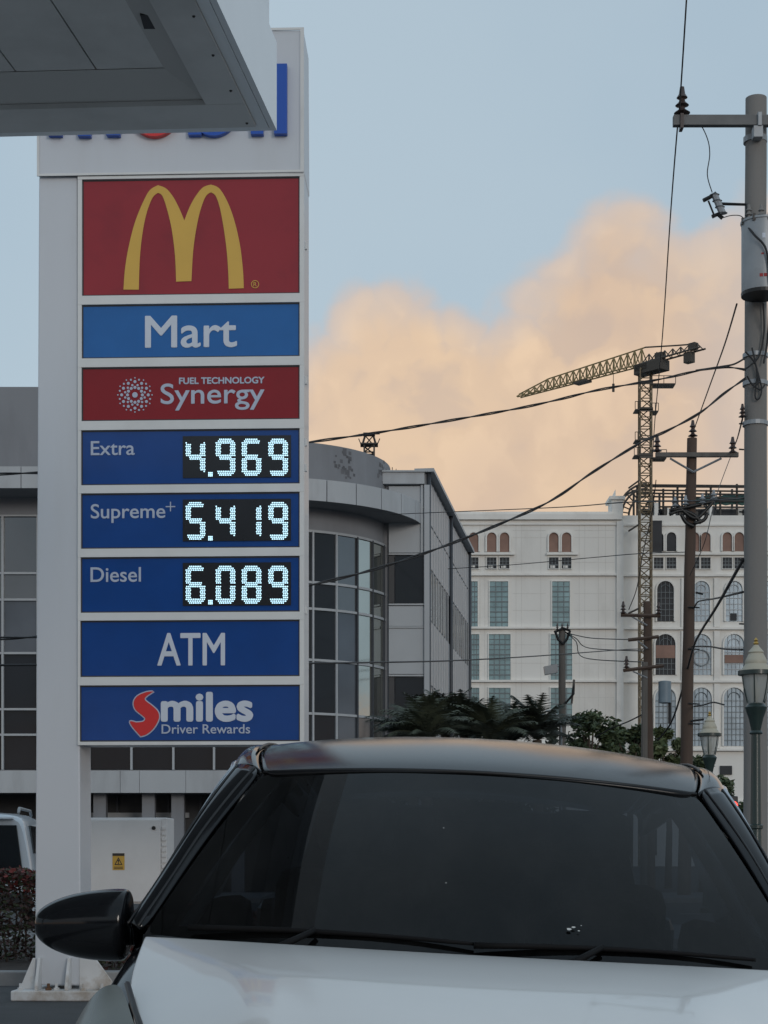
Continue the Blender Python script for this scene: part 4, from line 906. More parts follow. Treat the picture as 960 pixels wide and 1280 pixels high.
# small pole with a street light
p4, q4_ = pole('utility_pole', 'small grey utility pole with cluttered top standing beside the palms', 702.5, 703.5, 787, 75, .16, .15, polew2)
for pts in (((695, 790), (703, 786), (712, 789)), ((693, 789), (697, 800), (703, 806)), ((712, 789), (708, 800), (703, 806))): obj('bracket', MB().tube([tuple(q4_(*p) + Vector((0, -.2, 0))) for p in pts], .06, 6), screwm, p4)
for x in (696, 702, 709): insulator('insulator', q4_(x, 788) + Vector((0, -.2, 0)), 1.1, p4)
a, b, c_ = q4_(702, 832), q4_(690, 834), q4_(684, 838)
obj('lamp_arm', MB().tube([tuple(a), tuple(b), tuple(c_)], .05, 6), galv, p4)
obj('flood_lamp', MB().add([(c_.x - .1, -.15, c_.z - .2), (c_.x + .45, -.15, c_.z - .1), (c_.x + .45, .15, c_.z - .1), (c_.x - .1, .15, c_.z - .2), (c_.x - .15, -.2, c_.z + .15), (c_.x + .4, -.2, c_.z + .25), (c_.x + .4, .2, c_.z + .25), (c_.x - .15, .2, c_.z + .15)], [(0, 3, 2, 1), (4, 5, 6, 7), (0, 1, 5, 4), (1, 2, 6, 5), (2, 3, 7, 6), (3, 0, 4, 7)]), galv, p4)
obj('cable_guard', MB().tube([tuple(q4_(714, 880) + Vector((0, -.2, 0))), tuple(q4_(717, 850) + Vector((0, -.2, 0))), tuple(q4_(716, 868) + Vector((0, -.3, 0))), tuple(q4_(706, 880) + Vector((0, -.2, 0)))], .05, 5), screwm, p4)
# ------------------------------------------------------------------ cables
def cable(label, pts, r_, n=8, name='power_cable', twist=0):
    c = cr([tuple(P(x, y, d)) for x, y, d in pts], n)
    o = Vector(c[0]); c = [tuple(Vector(p) - o) for p in c]
    mb = MB()
    if twist:
        ln = [0]
        for a, b in zip(c, c[1:]): ln.append(ln[-1] + (Vector(b) - Vector(a)).length)
        for ph in (0, math.pi):
            q_ = []
            for i in range(len(c)):
                an = ln[i] * twist + ph; q_.append((c[i][0], c[i][1] + .6 * r_ * math.sin(an), c[i][2] + .75 * r_ * math.cos(an)))
            mb.tube(q_, r_ * .7, 5)
    else: mb.tube(c, r_, 5)
    ob = obj(name, mb, wirem, smooth=True); ob.location = o; return tag(ob, label, 'cable')
cable('twisted black cable from concrete pole, passing just below the crane jib to the curved parapet', [(932, 462, 25.7), (905, 459, 25.4), (870, 464, 25.2), (825, 474, 25), (750, 487, 24.7), (700, 499, 24.4), (650, 510, 24.2), (560, 526, 23.7), (470, 541, 23.2), (385, 553, 22.8), (220, 577, 22), (110, 590, 21.6), (45, 591, 21.3), (-90, 596, 20.6)], .014, 40, twist=5)
cable('short black cable between concrete pole and jib cable', [(931, 448, 25.7), (918, 455, 25.6), (903, 458, 25.5), (870, 463, 25.18)], .014)
cable('twisted black cable sagging in front of the curved glass corner', [(932, 473, 25.7), (905, 492, 25.4), (875, 516, 25.2), (835, 538, 25), (800, 554, 24.8), (740, 591, 24.4), (700, 619, 24.2), (660, 640, 24), (560, 681, 23.4), (470, 711, 22.9), (390, 731, 22.5), (220, 770, 21.8), (110, 790, 21.4), (45, 796, 21.2), (0, 798, 21), (-90, 798, 20.4)], .016, 40, twist=5)
cable('thin overhead wire running down from top of frame past the concrete pole crossarm', [(861, -60, 17), (858, 0, 22.5), (849, 140, 25.75), (846, 168, 26.5), (838, 270, 30), (828, 420, 37), (819, 520, 44), (816, 566, 47.8)], .012, 10)
cable('thin wire from transformer down to top of brown pole', [(921, 380, 25.8), (906, 430, 31), (888, 480, 38), (866, 541, 48)], .014)
cable('thin slack wire between brown pole insulator and concrete pole', [(914, 566, 47.8), (921, 550, 40), (928, 524, 26)], .014)
cable('thin wire dropping from brown pole arm past the netting', [(914, 569, 47.8), (906, 590, 46), (897, 615, 44), (890, 640, 43), (880, 680, 42), (862, 720, 46)], .01)
cable('thick black cable running down from concrete pole across the round window', [(929, 700, 26), (922, 712, 27), (895, 760, 33), (876, 790, 39), (866, 812, 46), (850, 872, 50), (838, 905, 54), (822, 926, 55)], .028, 8)
cable('thin wire crossing above the white parapet', [(930, 623, 26), (870, 626, 30), (780, 628, 36), (700, 634, 42), (560, 640, 52), (487, 643, 57)], .012)
cable('thin wire at the height of the brown arched windows', [(860, 690, 48), (800, 692, 50), (740, 697, 52), (640, 706, 55), (560, 711, 57)], .012)
cable('dark wire crossing the tall green windows', [(812, 811, 55), (780, 812, 52), (700, 818, 44), (640, 822, 39), (560, 826, 33), (470, 828, 28), (385, 829, 25), (250, 830, 22), (-90, 832, 20)], .014)
cable('curved thin cable hanging from crane side to the dark pole', [(820, 600, 49), (815, 640, 50), (804, 690, 52), (796, 735, 54), (786, 762, 55)], .014)
cable('slanting service wire left of the dark pole above the tree', [(803, 893, 55), (785, 902, 55.5), (765, 910, 56), (745, 921, 57)], .022)
cable('service cable across the arched windows from brown pole to concrete pole', [(866, 808, 48), (885, 808, 40), (905, 811, 33), (928, 812, 26)], .018)
cable('bent service cable from brown pole to concrete pole above the first arched row', [(868, 760, 48), (873, 752, 46), (895, 748, 38), (929, 740, 26.2)], .02)
cable('short drooping cable under the arched window sills', [(868, 883, 48), (880, 881, 45), (892, 878, 42), (905, 881, 40)], .02)
for i, (dx, dy) in enumerate(((38, 8), (30, 20), (24, 32))):
    cable(('uppermost', 'middle', 'lowest')[i] + ' of three thin wires fanning out right of the small pole', [(706, 790, 75), (720, 794 + i * 4, 74), (706 + dx, 790 + dy, 73), (812, 800 + i * 14, 56)], .02)
# ------------------------------------------------------------------ street lamps
def lamp(px, D, yt, label, s):
    b = P(px, H, D); t = thing('street_lamp', label, 'street lamp', (b.x, b.y, 0), 0, 'ornamental street lamps'); zt = zq(yt, D); z = lambda k: zt - k * s
    obj('post', MB().lathe([(.20, .0), (.20, .12), (.15, .16), (.13, .6), (.10, .68), (.085, .8), (.062, z(1.30)), (.062, z(1.24))], 0, 0, 16), lampgrn, t, smooth='auto')
    obj('collar', MB().lathe([(.075, z(1.32)), (.095, z(1.30)), (.075, z(1.27))], 0, 0, 16), lampgrn, t, smooth='auto'); 
    obj('collar', MB().lathe([(.07, z(2.62)), (.10, z(2.6)), (.10, z(2.56)), (.07, z(2.54))], 0, 0, 16), lampgrn, t, smooth='auto')
    obj('cup', MB().lathe([(.062, z(1.27)), (.10, z(1.10)), (.13, z(1.02)), (.15, z(.95)), (.12, z(.91)), (.07, z(.88))], 0, 0, 18), lampgrn, t, smooth='auto')
    obj('globe', MB().lathe([(.10, z(.90)), (.13, z(.84)), (.17, z(.68)), (.19, z(.56)), (.195, z(.50))], 0, 0, 20), lampgl, t, smooth='auto')
    obj('bulb', MB().lathe([(.02, z(.88)), (.055, z(.78)), (.06, z(.68)), (.02, z(.60))], 0, 0, 10), lampwh, t, smooth='auto')
    for k in range(6):
        an = k * math.pi / 3 + .2; c, s_ = math.cos(an), math.sin(an); obj('globe_rib', MB().tube([(.125 * c, .125 * s_, z(.89)), (.175 * c, .175 * s_, z(.68)), (.2 * c, .2 * s_, z(.5))], .008, 4), lampgrn, t)
    cp_ = obj('cap', MB().lathe([(.21, z(.47)), (.20, z(.44)), (.145, z(.36)), (.15, z(.33)), (.14, z(.30)), (.10, z(.22)), (.11, z(.20)), (.05, z(.13)), (.03, z(.10))], 0, 0, 20), lampwh, t, smooth='auto')
    obj('cap_ring', MB().lathe([(.20, z(.52)), (.245, z(.51)), (.245, z(.455)), (.21, z(.45))], 0, 0, 20), lampgrn, cp_, smooth='auto')
    obj('finial', MB().lathe([(.02, z(.11)), (.04, z(.08)), (.022, z(.055)), (.03, z(.035)), (.004, z(0))], 0, 0, 10), brass, cp_, smooth='auto')
lamp(945, 24, 797, 'nearer ornamental green street lamp in front of the concrete pole', 1.0)
lamp(887, 36, 889, 'farther ornamental green street lamp between brown pole and concrete pole', 1.0)
# traffic light
b = P(915.5, H, 50); tl = thing('traffic_light', 'small dark traffic light with its red lamp lit near the car pillar', 'traffic light', (b.x, b.y, 0))
z = zq(1018, 50); obj('housing', MB().box(-.16, .16, -.02, .2, z - .55, z + .52), trimblack, tl, bevel=.03)
obj('red_lamp', MB().lathe([(.13, -.03), (.13, -.02)], .02, z + .25, 16, 'y'), redlens, tl)
for k, dz in enumerate((-.08, -.38)): obj('unlit_lamp', MB().lathe([(.11, -.03), (.11, -.02)], .02, z + dz, 16, 'y'), offlens, tl)
obj('post', MB().tube([(0, .1, 0), (0, .1, z - .5)], .06, 8), trimblack, tl)
# ------------------------------------------------------------------ trees and palms
def palm(px, D, ytop, label, seed, m, nfr=30, fl=1.45):
    rnd = random.Random(seed); b = P(px, H, D); t = thing('palm', label, 'palm', (b.x, b.y, 0), 0, 'palms behind the white car')
    zt = zq(ytop + 2, D) - 1.15; n = 8
    obj('trunk', MB().tube([(rnd.uniform(-.02, .02), 0, zt * k / n) for k in range(n + 1)], [.17 - .05 * k / n for k in range(n + 1)], 10), bark, t, smooth=True)
    for f in range(nfr):
        az_ = f * 2.4 + rnd.uniform(-.3, .3); up = rnd.uniform(.5, 1.56); L = fl * rnd.uniform(.8, 1.1); d = Vector((math.cos(az_), math.sin(az_), 0)); mb = MB(); p = Vector((0, 0, zt)); pts = [p.copy()]
        for k in range(12):
            an = up - (k / 12) ** 1.3 * (1.1 + rnd.uniform(-.1, .3)); p = p + (d * math.cos(an) + Vector((0, 0, 1)) * math.sin(an)) * L / 12; pts.append(p.copy())
        mb.tube(pts, [.018 - .0012 * k for k in range(13)], 4)
        sd2 = d.cross(Vector((0, 0, 1)))
        for k in range(1, 36):
            i = k / 36 * 12; a = pts[int(i)].lerp(pts[min(12, int(i) + 1)], i % 1); tn = (pts[min(12, int(i) + 1)] - pts[int(i)]).normalized(); ll = .46 * math.sin(math.pi * min(1, (k + 4) / 42)) * rnd.uniform(.8, 1.1)
            for sg in (-1, 1):
                e = a + sd2 * sg * ll * .8 + tn * ll * .5 + Vector((0, 0, -.28 * ll + rnd.uniform(-.04, .04))); w = tn * .022; mb.add([a - w, a + w, e], [(0, 1, 2)])
        obj('frond', mb, m, t)
pl = [(516, 46, 868, palmleaf, 'leftmost palm, in front of the office window'), (534, 44, 866, palmleaf2, 'pale palm in front of the office corner'), (556, 47, 862, palmleaf, 'palm in front of the glazed office side'), (580, 46, 864, palmleaf, 'palm at the end of the glazed office side'),
      (612, 45, 868, palmleaf2, 'palm below the leftmost full column of green windows'), (640, 47, 871, palmleaf, 'palm between the two columns of green windows'), (672, 46, 868, palmleaf, 'rightmost palm, beside the small pole')]
for i, (px, D, y, m, l) in enumerate(pl): palm(px, D, y, l, 30 + i, m)
def tree(px, D, ytop, ybot, wpx, label, seed, n, m, m2, size=.13, name='tree', open_=.6):
    rnd = random.Random(seed); b = P(px, H, D); t = thing(name, label, 'tree', (b.x, b.y, 0)); z0, z1 = zq(ybot, D), zq(ytop, D); w = wpx / F * D / 2; hz = (z1 - z0) / 2
    tm = obj('trunk', MB().tube([(0, 0, 0), (.05, 0, z0 * .6), (.0, 0, z0 + hz * .6)], [.14, .11, .06], 8), bark, t, smooth=True)
    cl = [(rnd.uniform(-w, w) * .8, rnd.uniform(-w, w) * .7, z0 + hz + rnd.uniform(-hz, hz) * .8, rnd.uniform(.22, .42) * min(w, hz * 1.4)) for _ in range(16)]
    for c in cl[:12]: obj('limb', MB().tube([(0, 0, z0 * .75 + rnd.uniform(0, .4)), (c[0] * .5, c[1] * .5, (z0 + c[2]) / 2), (c[0], c[1], c[2])], [.05, .035, .012], 5), bark, t)
    def reg(r_):
        c = cl[int(r_.random() * len(cl))]; v = Vector((r_.gauss(0, 1), r_.gauss(0, 1), r_.gauss(0, .7))).normalized() * c[3] * r_.uniform(.5, 1.15); return (c[0] + v.x, c[1] + v.y, c[2] + v.z)
    obj('crown', leaves(n, reg, size, seed), m, t); obj('light_leaves', leaves(n // 3, reg, size * .9, seed + 1), m2, t)
tree(738, 60, 893, 950, 66, 'loose open tree right of the small pole', 51, 2600, treeleaf, treeleaf2, .11)
tree(786, 62, 902, 960, 44, 'small bushy tree left of the dark weathered pole', 52, 2200, treeleaf, treeleaf2, .11)
tree(835, 64, 905, 990, 52, 'green bush between the dark pole and the brown pole', 53, 3600, treeleaf2, treeleaf, .12)
tree(878, 58, 938, 1040, 70, 'dark tree behind the farther street lamp', 54, 3600, treeleaf, treeleaf2, .12)
tree(925, 60, 1000, 1050, 50, 'low dark tree behind the red traffic light', 55, 2200, treeleaf, treeleaf, .12)
tree(760, 66, 925, 1000, 110, 'broad dark shrub directly behind the white car roof', 56, 4000, treeleaf, treeleaf, .13)
# white arched garden ornament right of the palms
b = P(687, H, 62); ar_ = thing('white_arch', 'thin white wire arch between the last palm and the small pole', 'arch', (b.x, b.y, 0)); zt2 = zq(888, 62)
obj('hoop', MB().tube([(.42 * math.cos(math.pi * k / 14), 0, zt2 - .8 + .8 * math.sin(math.pi * k / 14)) for k in range(15)], .035, 5), galv, ar_)
obj('leg', MB().tube([(-.42, 0, 0), (-.42, 0, zt2 - .8)], .035, 5), galv, ar_); obj('leg', MB().tube([(.42, 0, 0), (.42, 0, zt2 - .8)], .035, 5), galv, ar_)
hg = thing('roadside_shrubs', 'dark unclipped shrub mass under the row of palms', 'shrub', P(585, H, 49.5) * Vector((1, 1, 0)) if False else (P(585, H, 49.5).x, 49.5, 0))
def hreg(r_):
    x = r_.uniform(-2.6, 2.5); top = 4.35 + .35 * math.sin(x * 3.1) + .25 * math.sin(x * 7.7 + 1); return (x, r_.uniform(-.5, .5), top - abs(r_.gauss(0, 1)) * 1.3 if r_.random() < .75 else r_.uniform(.2, top))
obj('foliage', leaves(9000, hreg, .12, 77), palmleaf, hg)
st = MB()
for k in range(12): st.tube([(-2.4 + k * .42, 0, 0), (-2.4 + k * .42 + .1, 0, 2.2), (-2.4 + k * .42 - .1, .1, 4.0)], [.06, .04, .02], 6)
obj('stems', st, bark, hg, kind='stuff')
# ------------------------------------------------------------------ parked suv at the left edge
sb = P(-38, H, 25); sv = thing('parked_suv', 'white parked sport utility vehicle seen from behind past the red hedge', 'car', (sb.x, sb.y, 0), R(6))
def sec(y, w, zt, zb, n=None):
    # closed outline of a body section at distance y: bottom, side, shoulder, roof
    return [(-w, y, zb), (-w * 1.0, y, .55), (-w * .99, y, .95), (-w * .93, y, 1.25), (-w * .86, y, zt - .16), (-w * .80, y, zt - .05), (-w * .68, y, zt), (0, y, zt + .025), (w * .68, y, zt), (w * .80, y, zt - .05), (w * .86, y, zt - .16), (w * .93, y, 1.25), (w * .99, y, .95), (w, y, .55), (w, y, zb)]
body = MB().grid([sec(y, w, zt, zb) for y, w, zt, zb in ((0.0, .86, 1.72, .42), (.06, .90, 1.78, .36), (.5, .92, 1.80, .34), (1.6, .93, 1.82, .32), (2.5, .93, 1.78, .32))])
rg = sec(0, .86, 1.72, .42); body.add([rg[i] for i in range(15)], [tuple(range(15))])
obj('body', body, suvw, sv, smooth='auto', sub=1)
fw = MB().grid([sec(y, w, zt, zb) for y, w, zt, zb in ((2.5, .93, 1.12, .32), (2.9, .92, 1.09, .32), (3.9, .88, 1.0, .33), (4.3, .80, .85, .38))]); rg = sec(4.3, .80, .85, .38); fw.add(rg, [tuple(range(14, -1, -1))])
obj('bonnet', MB().box(-.9, .9, 2.5, 4.3, .35, 1.05), suvw, sv, bevel=.12)
obj('windscreen', MB().add([(-.78, 2.45, 1.72), (.78, 2.45, 1.72), (.86, 3.0, 1.06), (-.86, 3.0, 1.06)], [(0, 1, 2, 3)]), gl_dark, sv, solid=.02)
tint = mat('tinted_glass', (.012, .015, .018), .08, spec=.6)
rwp = [(-.66, 1.62), (.66, 1.62), (.74, 1.0), (.70, .95), (-.70, .95), (-.74, 1.0)]
obj('rear_window', MB().prism(rwp, -.035, -.012), tint, sv, bevel=.008)
obj('rear_wiper', MB().bar((0, -.05, 1.0), (.4, -.05, 1.08), .012), trimblack, sv)
for s_ in (-1, 1):
    obj('side_window', MB().add([(s_ * .872, .35, 1.22), (s_ * .872, 2.3, 1.22), (s_ * .808, 2.3, 1.62), (s_ * .808, .45, 1.62)], [(0, 1, 2, 3)]), tint, sv, solid=.03)
    obj('roof_rail', MB().tube([(s_ * .66, .25, 1.80), (s_ * .66, .35, 1.87), (s_ * .66, 2.0, 1.87), (s_ * .66, 2.15, 1.80)], .022, 6), galv, sv, smooth=True)
    tl_ = mat('tail_lens', (.28, .02, .02), .25, coat=.5)
    obj('tail_light', MB().box(s_ * .80 - .05, s_ * .80 + .05, -.03, .05, .62, .86), tl_, sv, bevel=.02)
    for y in (.85, 3.4):
        w_ = obj('wheel', MB().lathe([(.2, -.11), (.33, -.10), (.35, -.04), (.35, .04), (.33, .10), (.2, .11)], 0, 0, 24, 'x'), rubber, sv, smooth='auto'); w_.location = (s_ * .80, y, .35)
        obj('rim', MB().lathe([(.03, s_ * .115), (.18, s_ * .10), (.21, s_ * .112)], 0, 0, 16, 'x'), rim_m, w_, smooth='auto')
obj('rear_bumper', MB().box(-.88, .88, -.10, .05, .40, .66), trimblack, sv, bevel=.03); obj('number_plate', MB().box(-.26, .26, -.03, -.012, .74, .88), white, sv); obj('rear_spoiler', MB().box(-.62, .62, -.12, .12, 1.70, 1.735), suvw, sv, bevel=.012)
# ------------------------------------------------------------------ the white and black car
car = thing('parked_car', 'compact car facing the viewer with white bonnet, gloss black roof and pillars', 'car', (.155, 4.0, 0), 0)
car.rotation_euler = (0, R(3), R(-2.2))
def lerp(a, b, t): return tuple(x + (y - x) * t for x, y in zip(a, b))
def mirror(rows): return [[(-x, y, z) for x, y, z in r_[::-1]] for r_ in rows]
def interp(tab, v):
    for (a, va), (b, vb) in zip(tab, tab[1:]):
        if v <= b or (b, vb) == tab[-1]:
            t = (v - a) / (b - a); return va + (vb - va) * t
# bonnet: from the windscreen base forward (negative y) to the nose
hst = [(.0, .145, .775, .936, .930), (-.012, .133, .774, .9355, .929), (-.10, -.05, .757, .930, .893), (-.22, -.2, .742, .915, .85), (-.45, -.45, .68, .880, .80), (-.68, -.68, .62, .822, .755), (-.86, -.80, .56, .755, .71), (-.95, -.86, .50, .700, .672)]
rows = []
for yc, ye, hw_, zc, ze in hst:
    rw = []
    for u in [-1, -.985] + [k / 12 for k in range(-11, 12)] + [.985, 1]:
        au = abs(u); y = yc + (ye - yc) * au ** 2.2; z = zc - (zc - ze) * au ** 3.6
        crease = .013 * math.exp(-((au - .66) / .07) ** 2) * min(1, max(0, -yc * 3.2)) - .010 * max(0, au - .70) / .3 * min(1, -yc * 4)
        rw.append((hw_ * u, y, z + crease))
    rows.append(rw)
hood = obj('bonnet', MB().grid(rows), carwhite, car, smooth=True, sub=2, solid=.02)
# wings
fst = [(.95, [(.845, .985), (.862, .93), (.872, .80), (.868, .5), (.85, .28)]), (.55, [(.842, .955), (.850, .93), (.868, .80), (.868, .5), (.85, .28)]), (.16, [(.774, .934), (.818, .918), (.856, .80), (.866, .55), (.855, .34)]), (-.05, [(.762, .892), (.808, .884), (.852, .76), (.864, .6), (.862, .50)]), (-.24, [(.745, .848), (.797, .842), (.845, .73), (.862, .64), (.866, .62)]),
       (-.45, [(.684, .795), (.76, .785), (.835, .70), (.862, .66), (.868, .655)]), (-.62, [(.64, .764), (.73, .745), (.81, .66), (.85, .62), (.862, .60)]), (-.80, [(.575, .718), (.66, .69), (.76, .60), (.80, .5), (.81, .38)])]
for s_ in (1, -1):
    rows = [[(s_ * x, y, z) for x, z in pr] for y, pr in fst]
    if s_ > 0: rows = [r_[::-1] for r_ in rows]
    obj('front_wing', MB().grid(rows), carblack, car, smooth=True, sub=2)
    # headlight: swept lens over a dark housing
    hl = [[(-.255, .748, .855), (-.26, .775, .855), (-.27, .80, .842), (-.29, .83, .79)], [(-.42, .70, .815), (-.42, .755, .805), (-.43, .805, .765), (-.44, .842, .70)], [(-.60, .645, .778), (-.60, .72, .762), (-.61, .79, .70), (-.61, .83, .635)], [(-.78, .57, .728), (-.79, .64, .70), (-.80, .72, .645), (-.80, .77, .59)], [(-.88, .50, .68), (-.89, .56, .655), (-.90, .64, .61), (-.90, .69, .57)]]
    f = lambda off: [[(s_ * (x + off * .3), y - off * .6, z + off) for y, x, z in r_][::(1 if s_ < 0 else -1)] for r_ in hl]
    h_ = obj('headlight', MB().grid(f(.012)), mat('headlight_lens', (.09, .092, .07), .2, coat=.15, spec=.3, var=.15, scale=6), car, smooth=True, sub=2)
    obj('lens_trim', MB().tube([(s_ * (x - .006), y, z + .013) for y, x, z in [r_[0] for r_ in hl]], .007, 6), trimblack, h_, smooth=True)
# pillar outline
WS = [(.25, .800, .952), (.40, .755, 1.06), (.565, .700, 1.19), (.70, .640, 1.30), (.80, .592, 1.378)]       # windscreen side edge: y, x, z
PO = [(.34, .838, .955), (.50, .790, 1.075), (.68, .745, 1.22), (.85, .712, 1.325), (.97, .690, 1.385)]       # outer edge of door frame
for s_ in (1, -1):
    rows = []
    for (a, b) in zip(WS, PO):
        rw = []
        for k in range(6):
            t = k / 5; y, x, z = lerp(a, b, t); bul = .022 * math.sin(math.pi * min(1, t * 1.02)); rw.append((s_ * (x + bul * .8), y - bul * .4, z + bul * .7))
        y, x, z = b; rw.append((s_ * (x + .010), y + .05, z - .03)); rw.append((s_ * (x + .004), y + .09, z - .07)); rows.append(rw if s_ < 0 else rw[::-1])
    obj('pillar', MB().grid(rows), carblack, car, smooth=True, sub=2, solid=.01)
    obj('pillar_seal', MB().tube(cr([(s_ * (x + .026), y - .012, z + .018) for y, x, z in [lerp(a, b, .55) for a, b in zip(WS, PO)]], 5), .0035, 6), trimblack, car, smooth=True)
    obj('rain_channel', MB().tube(cr([(s_ * (x + .012), y - .004, z + .016) for y, x, z in [lerp(a, b, .12) for a, b in zip(WS, PO)]], 5), .004, 6), trimblack, car, smooth=True)
# roof
rst = [(.72, .78, .585, 1.404, 1.378), (.80, .86, .600, 1.434, 1.403), (.98, 1.02, .625, 1.478, 1.441), (1.2, 1.22, .632, 1.520, 1.476), (1.48, 1.48, .63, 1.553, 1.500), (1.8, 1.8, .62, 1.556, 1.500), (2.2, 2.2, .60, 1.475, 1.43), (2.55, 2.50, .57, 1.41, 1.37)]
rows = [[(hw_ * k / 10, yc + (ye - yc) * (abs(k) / 10) ** 2, zc - (zc - ze) * (abs(k) / 10) ** 2.2) for k in range(-10, 11)] for yc, ye, hw_, zc, ze in rst]
roof = obj('roof', MB().grid(rows), roofblack, car, smooth=True, sub=2, solid=.015)
for s_ in (1, -1):
    rail = [(.78, .590, 1.374), (.90, .620, 1.412), (1.05, .637, 1.448), (1.2, .642, 1.468), (1.45, .640, 1.490), (1.8, .630, 1.488), (2.2, .61, 1.425), (2.5, .58, 1.37)]
    out_ = [(.97, .690, 1.385), (1.05, .694, 1.405), (1.18, .692, 1.420), (1.3, .688, 1.428), (1.5, .684, 1.430), (1.85, .675, 1.416), (2.25, .655, 1.375), (2.55, .62, 1.32)]
    rows = []
    for (a, b) in zip(rail, out_):
        rw = [(s_ * (lerp(a, b, t)[1] + .014 * math.sin(math.pi * t)), lerp(a, b, t)[0], lerp(a, b, t)[2] + .016 * math.sin(math.pi * t) - (.012 if t == 0 else 0)) for t in (0, .15, .4, .7, 1)]; rw.append((s_ * (b[1] + .006), b[0], b[2] - .05)); rows.append(rw if s_ < 0 else rw[::-1])
    obj('roof_rail', MB().grid(rows), carblack, car, smooth=True, sub=2, solid=.01)
    obj('roof_ditch_trim', MB().tube(cr([(s_ * (x - .004), y, z + .006) for y, x, z in rail[2:]], 4), .005, 6), trimblack, car, smooth=True)
    ch = cr([(s_ * (x + .008), y - .004, z + .004) for y, x, z in PO[1:] + out_[1:5]], 5)
    obj('door_frame_highlight', MB().tube(ch, .0085, 6), edge_hl, car, smooth=True)  # painted highlight: bright strip for the sky's glint along the black frame
    # side glass, doors
    obj('side_glass', MB().grid([[(s_ * .846, .40, .975), (s_ * .862, 1.2, .985), (s_ * .86, 2.1, 1.0)], [(s_ * .742, .80, 1.24), (s_ * .75, 1.3, 1.25), (s_ * .74, 1.95, 1.24)], [(s_ * .688, 1.05, 1.39), (s_ * .68, 1.5, 1.415), (s_ * .665, 1.85, 1.395)]]), tint, car, smooth=True, solid=.006)
    dr = MB().grid([[(s_ * .846, .36, .97), (s_ * .870, 1.2, .98), (s_ * .865, 2.2, 1.0), (s_ * .80, 2.75, 1.0)], [(s_ * .872, .36, .78), (s_ * .885, 1.2, .80), (s_ * .88, 2.2, .82), (s_ * .83, 2.8, .8)], [(s_ * .866, .36, .5), (s_ * .875, 1.2, .5), (s_ * .875, 2.2, .5), (s_ * .83, 2.8, .5)], [(s_ * .845, .36, .25), (s_ * .85, 1.2, .22), (s_ * .85, 2.2, .22), (s_ * .80, 2.8, .3)]])
    obj('door', dr, carblack, car, smooth=True, sub=1)
    obj('door_handle', MB().tube([(s_ * .885, 1.15, .86), (s_ * .91, 1.2, .865), (s_ * .885, 1.33, .87)], .012, 6), carblack, car, smooth=True)
    for y in (-.28, 2.25):
        w_ = obj('wheel', MB().lathe([(.19, -.09), (.28, -.095), (.295, -.06), (.30, 0), (.295, .06), (.28, .095), (.19, .09)], 0, 0, 28, 'x'), rubber, car, smooth='auto'); w_.location = (s_ * .775, y, .30)
        obj('rim', MB().lathe([(.03, s_ * .085), (.16, s_ * .07), (.19, s_ * .092)], 0, 0, 20, 'x'), rim_m, w_, smooth='auto')
# windscreen with black ceramic border, cowl and wipers
def ws(u, v):       # u -1..1 across, v 0..1 up
    au = abs(u); yb, xb, zb = .10 + .14 * au ** 2, .800, .952 - .004 * au; yt, xt, zt = .725 + .075 * au ** 2, .590, 1.404 - .026 * au ** 2
    bul = .016 * math.sin(math.pi * v); return (u * (xb + (xt - xb) * v), yb + (yt - yb) * v - bul * .5, zb + (zt - zb) * v + bul * .8)
wsg = obj('windscreen', MB().grid([[ws(-1 + 2 * i / 20, j / 10) for i in range(21)] for j in range(11)]), windg, car, smooth=True, sub=1)
def wsn(u, v, d): x, y, z = ws(u, v); return (x, y - .5 * d, z + .85 * d)
fb = MB()
def bu(v): return .93 - .03 * v
for lo, hi in (((lambda t: (-1, t)), (lambda t: (-bu(t), t))), ((lambda t: (bu(t), t)), (lambda t: (1, t)))):
    fb.grid([[wsn(*lo(j / 10), -.004), wsn(*hi(j / 10), -.004)] for j in range(11)])
fb.grid([[wsn(-1 + i / 10, .0, -.004) for i in range(21)], [wsn(-1 + i / 10, .06, -.004) for i in range(21)]])
fb.grid([[wsn(-1 + i / 10, .955, -.004) for i in range(21)], [wsn(-1 + i / 10, 1, -.004) for i in range(21)]])
obj('glass_border', fb, trimblack, wsg)
obj('roof_seal', MB().tube([wsn(-1 + i / 12, 1.0, .002) for i in range(25)], .0055, 6), trimblack, car, smooth=True)
cw = [[(u * .80, -.0 + .15 * abs(u) ** 2.2 + .004, .918) for u in [-1 + i / 10 for i in range(21)]], [(u * .79, .05 + .13 * abs(u) ** 2, .925) for u in [-1 + i / 10 for i in range(21)]], [(u * .80, .12 + .12 * abs(u) ** 2, .950) for u in [-1 + i / 10 for i in range(21)]]]
obj('cowl', MB().grid(cw), trimblack, car, smooth=True, solid=.01)
def wiper(x0, v0, x1, v1, n):
    a = Vector(wsn(x0, v0, .018)); b = Vector(wsn(x1, v1, .014)); w = obj('wiper', MB().tube([a + (b - a) * k / 8 + Vector((0, 0, .008 * math.sin(math.pi * k / 8))) for k in range(9)], [.009, .008, .008, .007, .007, .006, .006, .006, .005], 6), wiperm, car, smooth=True)
    pv = Vector(((a.x * .7 + b.x * .3), .04, .932)); obj('wiper_arm', MB().tube([pv, a.lerp(b, .45) + Vector((0, -.01, .012))], [.010, .007], 6), wiperm, w, smooth=True); obj('wiper_pivot', MB().sphere(tuple(pv), .013), wiperm, w, smooth=True)
wiper(-.86, .02, .0, .025, 0); wiper(.0, .012, .84, .02, 1)
drop = mat('pale_speck', (.62, .62, .60), .6)
sp_ = MB(); rnd = random.Random(9)
